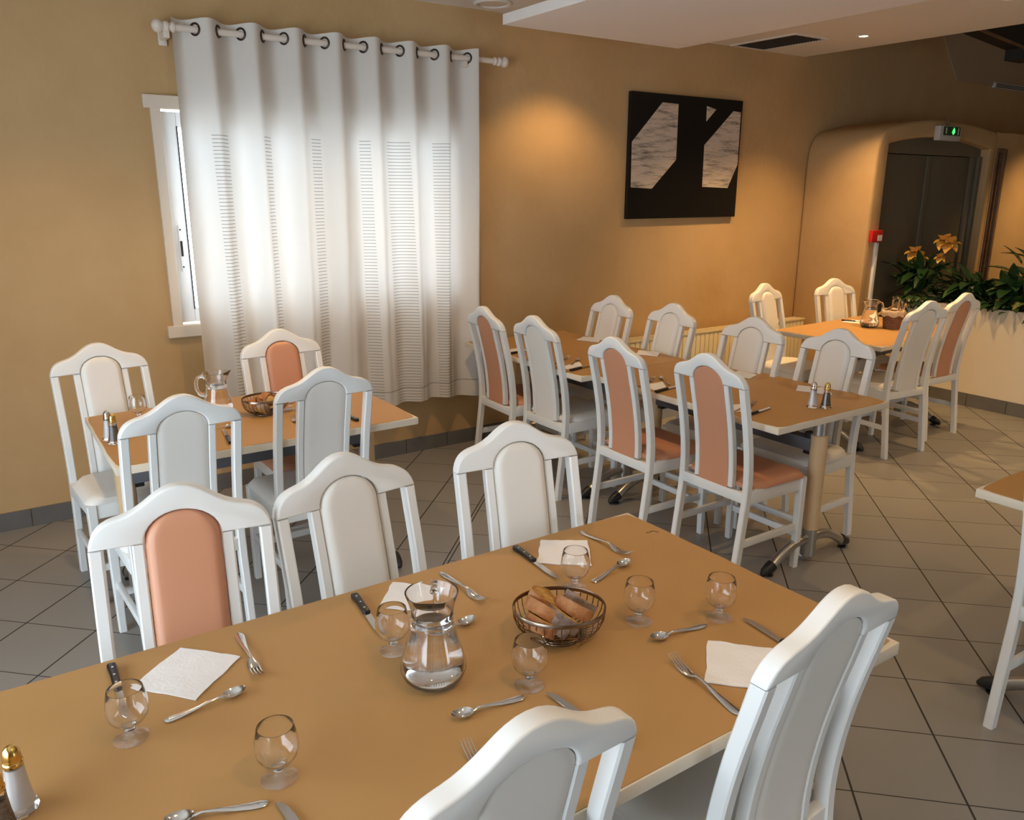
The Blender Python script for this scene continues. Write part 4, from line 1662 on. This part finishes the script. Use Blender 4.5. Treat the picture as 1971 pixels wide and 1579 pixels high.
for i, lab in enumerate([
    'golden bread chunk at the left rim of the small table\'s basket', 'pale bread chunk low at the front left of the small table\'s basket',
    'pale crusted bread chunk in the middle of the small table\'s basket', 'dark bread chunk on top of the small table\'s basket',
    'reddish bread chunk front right in the small table\'s basket', 'brown bread chunk behind in the small table\'s basket',
    'dark brown bread chunk at the right rim of the small table\'s basket', 'crusty bread chunk at the back left of the small table\'s basket']):
    a = [2.9, -2.2, -1.2, 1.2, -0.5, 2.0, 0.3, 2.5][i]
    rr = [0.060, 0.042, 0.030, 0.010, 0.048, 0.035, 0.056, 0.052][i]
    zz = [0.044, 0.038, 0.056, 0.068, 0.050, 0.052, 0.050, 0.046][i]
    bread(lab, (bx + rr * math.cos(a), by + rr * math.sin(a) * 0.85, ZI + zz - 0.012), (D(random.uniform(-40, 40)), D(random.uniform(-35, 35)), random.uniform(0, 6)), 0.058, 0.036, 0.032, i % 3 == 1, 'bread chunks in the left basket', seed=20 + i)

# ------------------------------------------------------------------ far right table extras
t = thing('wicker_basket', 'small brown wicker basket with cloth lining on the far right table', 'basket', (5.465, 3.215, ZI), 0.4)
t.scale = (0.96, 0.96, 1.3)
bm = NB()
rows = 9
for j in range(rows):
    z = 0.006 + j * 0.0105
    k = 0.062 + 0.020 * j / rows
    pth = []
    for i in range(48):
        a = 2 * PI * i / 48
        w_ = 0.0028 * math.sin(12 * a + PI * j)
        pth.append(((k + w_) * math.cos(a), (k + w_) * 0.85 * math.sin(a), z))
    tube(bm, pth, 0.0058, 6, closed=True)
for i in range(24):
    a = 2 * PI * (i + 0.5) / 24
    tube(bm, [(0.061 * math.cos(a), 0.052 * math.sin(a), 0.0), (0.082 * math.cos(a), 0.070 * math.sin(a), 0.098)], 0.003, 5)
lathe(bm, [(0, 0.004), (0.060, 0.004), (0.060, 0.0), (0, 0.0)], 24, sy=0.85)
obj('woven_body', bm, 'wicker', t, smooth=60)
bm = NB()
rings = []
for k, z, wv in ((0.072, 0.070, 0), (0.079, 0.098, 0), (0.086, 0.104, 0.002), (0.094, 0.099, 0.003), (0.097, 0.088, 0.004), (0.096, 0.072, 0.005)):
    rings.append([bm.verts.new(((k + wv * math.sin(9 * a)) * math.cos(a), (k + wv * math.sin(9 * a + 1)) * 0.86 * math.sin(a), z + wv * math.sin(7 * a))) for a in [2 * PI * i / 60 for i in range(60)]])
for a, b in zip(rings, rings[1:]):
    for i in range(60):
        bm.faces.new((a[i], a[(i + 1) % 60], b[(i + 1) % 60], b[i]))
obj('cloth_lining', bm, 'linen', t, smooth=80)
for s, tilt in ((-1, 0.2), (1, 1.15)):
    bm = NB()
    pth = []
    for i in range(17):
        a = PI * i / 16
        h = 0.055 * math.sin(a)
        pth.append((0.06 * math.cos(a), s * 0.045 + (-s) * h * math.sin(tilt), 0.103 + h * math.cos(tilt)))
    tube(bm, pth, 0.005, 8)
    obj('handle', bm, 'wicker', t, smooth=60)


def cruet(x, y, lab):
    t = thing('oil_bottle', lab, 'bottle', (x, y, ZI), 0, 'oil and vinegar bottles')
    t.scale = (0.9, 0.9, 0.82)
    bm = NB()
    lathe(bm, [(0, 0), (0.021, 0), (0.023, 0.004), (0.023, 0.10), (0.019, 0.115), (0.010, 0.130), (0.009, 0.150), (0.0105, 0.152)], 20)
    obj('glass_body', bm, 'glass', t, smooth=50)
    bm = NB()
    lathe(bm, [(0, 0.004), (0.0205, 0.005), (0.0205, 0.085), (0, 0.085)], 20)
    obj('contents', bm, 'oil', t, smooth=50)
    bm = NB()
    lathe(bm, [(0.0115, 0.146), (0.0125, 0.150), (0.0120, 0.168), (0.0085, 0.178), (0, 0.181)], 16)
    obj('cap', bm, 'brass', t, smooth=50)


cruet(5.735, 3.335, 'brass-capped oil bottle on the far right table, nearer the basket')
cruet(5.800, 3.320, 'brass-capped bottle on the far right table, nearer the white chair')

# ------------------------------------------------------------------ planter and plants
t = thing('planter', 'low plastered planter trough filled with plants at the right', 'planter', (6.62, 1.0, 0))
bm = NB()
PL = 2.82
prism(bm, [(0, 0.0), (0.46, 0.0), (0.46, 0.80), (0.40, 0.80), (0.40, 0.70), (0.05, 0.70), (0.05, 0.80), (0.0, 0.80)], lambda a, b, d: Vector((a, d, b)), 0, PL)
box(bm, 0, 0.46, -0.05, 0.0, 0, 0.80)
box(bm, 0.0, 0.46, PL, PL + 0.05, 0, 0.80)
obj('trough', bm, 'planter', t, smooth=0)
bm = NB()
box(bm, 0.05, 0.40, 0.0, PL, 0.70, 0.755)
obj('soil', bm, 'soil', t, smooth=0)
bm = NB()
a = 0.02
while a < PL:
    box(bm, -0.012, 0.0, a + 0.002, min(a + 0.3055, PL + 0.05), 0, 0.105, bev=0.0015)
    a += 0.3075
obj('tile_skirting', bm, 'skirt', t, smooth=0)
bm = NB()
box(bm, -0.02, 0.025, PL + 0.051, PL + 0.086, 0, 0.81, bev=0.003)
obj('wood_edging', bm, 'beech', t, smooth=0)


def leaf(bm, base, d, L, Wd, droop=0.5, fold=0.25, mi=0, n=7, shape=1.0):
    """a leaf from base along direction d, thick blade built as two surfaces"""
    d = Vector(d).normalized()
    side = d.cross(Vector((0, 0, 1)))
    if side.length < 0.1:
        side = Vector((1, 0, 0))
    side.normalize()
    base = Vector(base)
    pos = base.copy()
    dirv = d.copy()
    rows = []
    for i in range(n + 1):
        k = i / n
        wv = Wd / 2 * (math.sin(PI * min(1, k ** (0.75 * shape) * 0.97 + 0.02)) ** 0.85)
        nn = side.cross(dirv).normalized()
        rows.append((pos - side * wv + nn * wv * fold, pos.copy(), pos + side * wv + nn * wv * fold, nn))
        pos = pos + dirv * (L / n)
        dirv = (dirv + Vector((0, 0, -droop / n))).normalized()
    T = [[bm.verts.new(p) for p in r[:3]] for r in rows]
    B = [[bm.verts.new(p - r[3] * 0.0012) for p in r[:3]] for r in rows]
    for a, b in ((T, 1), (B, 0)):
        for r0, r1 in zip(a, a[1:]):
            for k in range(2):
                f = bm.faces.new((r0[k], r0[k + 1], r1[k + 1], r1[k]))
                f.material_index = mi


def plant(name, lab, cat, loc, nl, Lr, Wr, elev, mats, height, spread, stems=True, droop=0.8, group=None):
    t = thing(name, lab, cat, loc, 0, group)
    bm = NB()
    st = NB()
    for i in range(nl):
        a = random.uniform(0, 2 * PI)
        h = random.uniform(0.15, 1.0) * height
        rr = random.uniform(0.1, 1.0) * spread
        base = Vector((rr * math.cos(a) * 0.7, rr * math.sin(a), h))
        e = random.uniform(*elev)
        d = (math.cos(a) * math.cos(e), math.sin(a) * math.cos(e), math.sin(e))
        leaf(bm, base, d, random.uniform(*Lr), random.uniform(*Wr), droop=droop * random.uniform(0.5, 1.3), mi=(0 if random.random() < 0.75 or len(mats) < 2 else 1))
        if stems and i % 2 == 0:
            tube(st, [(rr * 0.15 * math.cos(a), rr * 0.15 * math.sin(a), -0.02), (base.x * 0.7, base.y * 0.7, h * 0.6), base], [0.004, 0.003, 0.002], 5)
    obj('foliage', bm, mats, t, smooth=60)
    if stems:
        obj('stems', st, 'stem', t, smooth=60)
    else:
        st.free()
    return t


def flower(t, p, s, seed):
    random.seed(seed)
    bm = NB()
    for i in range(6):
        a = 2 * PI * i / 6 + seed
        leaf(bm, p, (-0.55 - 0.5 * math.cos(a), -0.3 + 0.85 * math.cos(a), 0.15 + 0.85 * math.sin(a)), s * 0.92, s * 0.85, droop=0.5, fold=0.35, shape=0.7)
    fl = obj('flower', bm, 'petal', t, smooth=60)
    bm = NB()
    for i in range(3):
        leaf(bm, Vector(p) + Vector((-0.012, 0, 0)), (-0.9, 0.3 * (i - 1), 0.3), s * 0.5, s * 0.22, droop=0.3)
    obj('throat', bm, 'petalred', fl, smooth=60)


PZ = 0.75
random.seed(11)
fp = plant('flowering_plant', 'plant with yellow-orange blooms rising above the planter in front of the door', 'plant', (6.82, 3.80, PZ + 0.04), 60, (0.14, 0.26), (0.05, 0.09), (-0.3, 1.1), ['leaf', 'leaf2'], 0.30, 0.17)
for k, (y, z, s) in enumerate([(0.075, 0.385, 0.105), (0.035, 0.34, 0.100), (-0.165, 0.495, 0.105), (-0.215, 0.475, 0.105), (-0.15, 0.36, 0.065)]):
    flower(fp, (-0.02, y, z), s, k + 1)
bm = NB()
for y, z in ((0.06, 0.34), (-0.19, 0.46), (-0.15, 0.33)):
    tube(bm, [(0, y * 0.3, -0.02), (0.0, y * 0.7, z * 0.6), (-0.01, y, z)], 0.004, 6)
obj('flower_stalk', bm, 'stem', fp, smooth=60)
random.seed(21)
plant('fern', 'dense dark green fern in the middle of the planter', 'plant', (6.80, 3.36, PZ), 120, (0.12, 0.22), (0.045, 0.08), (-0.3, 1.1), ['leaf', 'leaf2'], 0.24, 0.20)
plant('broadleaf_plant', 'broad dark-leaved plant beside the fern in the planter', 'plant', (6.80, 3.05, PZ), 90, (0.12, 0.20), (0.06, 0.10), (-0.3, 1.2), ['leaf', 'leaf2'], 0.24, 0.20)
random.seed(31)
plant('ivy', 'ivy spilling over the left end of the planter trough', 'plant', (6.62, 3.74, PZ), 26, (0.05, 0.085), (0.045, 0.075), (-0.9, 0.2), ['leaf', 'leafyellow'], 0.10, 0.13, droop=1.2)
t = thing('ivy', 'trailing ivy hanging down the planter front behind the white chair', 'plant', (6.60, 3.58, PZ + 0.06))
bm = NB()
st = NB()
for i in range(30):
    k = i / 29
    p = Vector((-0.02 - 0.015 * random.random(), random.uniform(-0.07, 0.07) * (1 - 0.3 * k), 0.02 - 0.27 * k))
    a = random.uniform(-1.3, 1.3)
    leaf(bm, p, (-0.7, math.sin(a), -0.35), random.uniform(0.05, 0.075), random.uniform(0.045, 0.065), droop=0.8)
tube(st, [(0.03, 0, 0.0), (-0.012, 0.01, -0.01), (-0.014, 0.0, -0.12), (-0.014, 0.02, -0.24)], 0.003, 5)
obj('foliage', bm, 'leaf', t, smooth=60)
obj('stems', st, 'stem', t, smooth=60)
random.seed(41)
plant('dumb_cane', 'variegated plant with long upright leaves at the right edge of the planter', 'plant', (6.82, 2.86, PZ), 44, (0.19, 0.28), (0.07, 0.11), (0.1, 1.15), ['varleaf', 'leaf2'], 0.44, 0.22, droop=0.7)
plant('dumb_cane', 'low variegated plant spreading over the planter rim at the right edge', 'plant', (6.76, 2.62, PZ), 40, (0.16, 0.25), (0.07, 0.11), (-0.2, 0.9), ['varleaf', 'leaf'], 0.26, 0.18, droop=0.9)
random.seed(51)
gp = plant('ground_cover', 'small yellow-flowered plant low in the planter behind the salmon chair', 'plant', (6.70, 2.98, PZ), 24, (0.06, 0.11), (0.03, 0.05), (-0.3, 0.8), ['leafyellow', 'leaf2'], 0.12, 0.14)
flower(gp, (-0.06, -0.05, 0.10), 0.04, 8)
flower(gp, (-0.06, 0.08, 0.11), 0.035, 9)
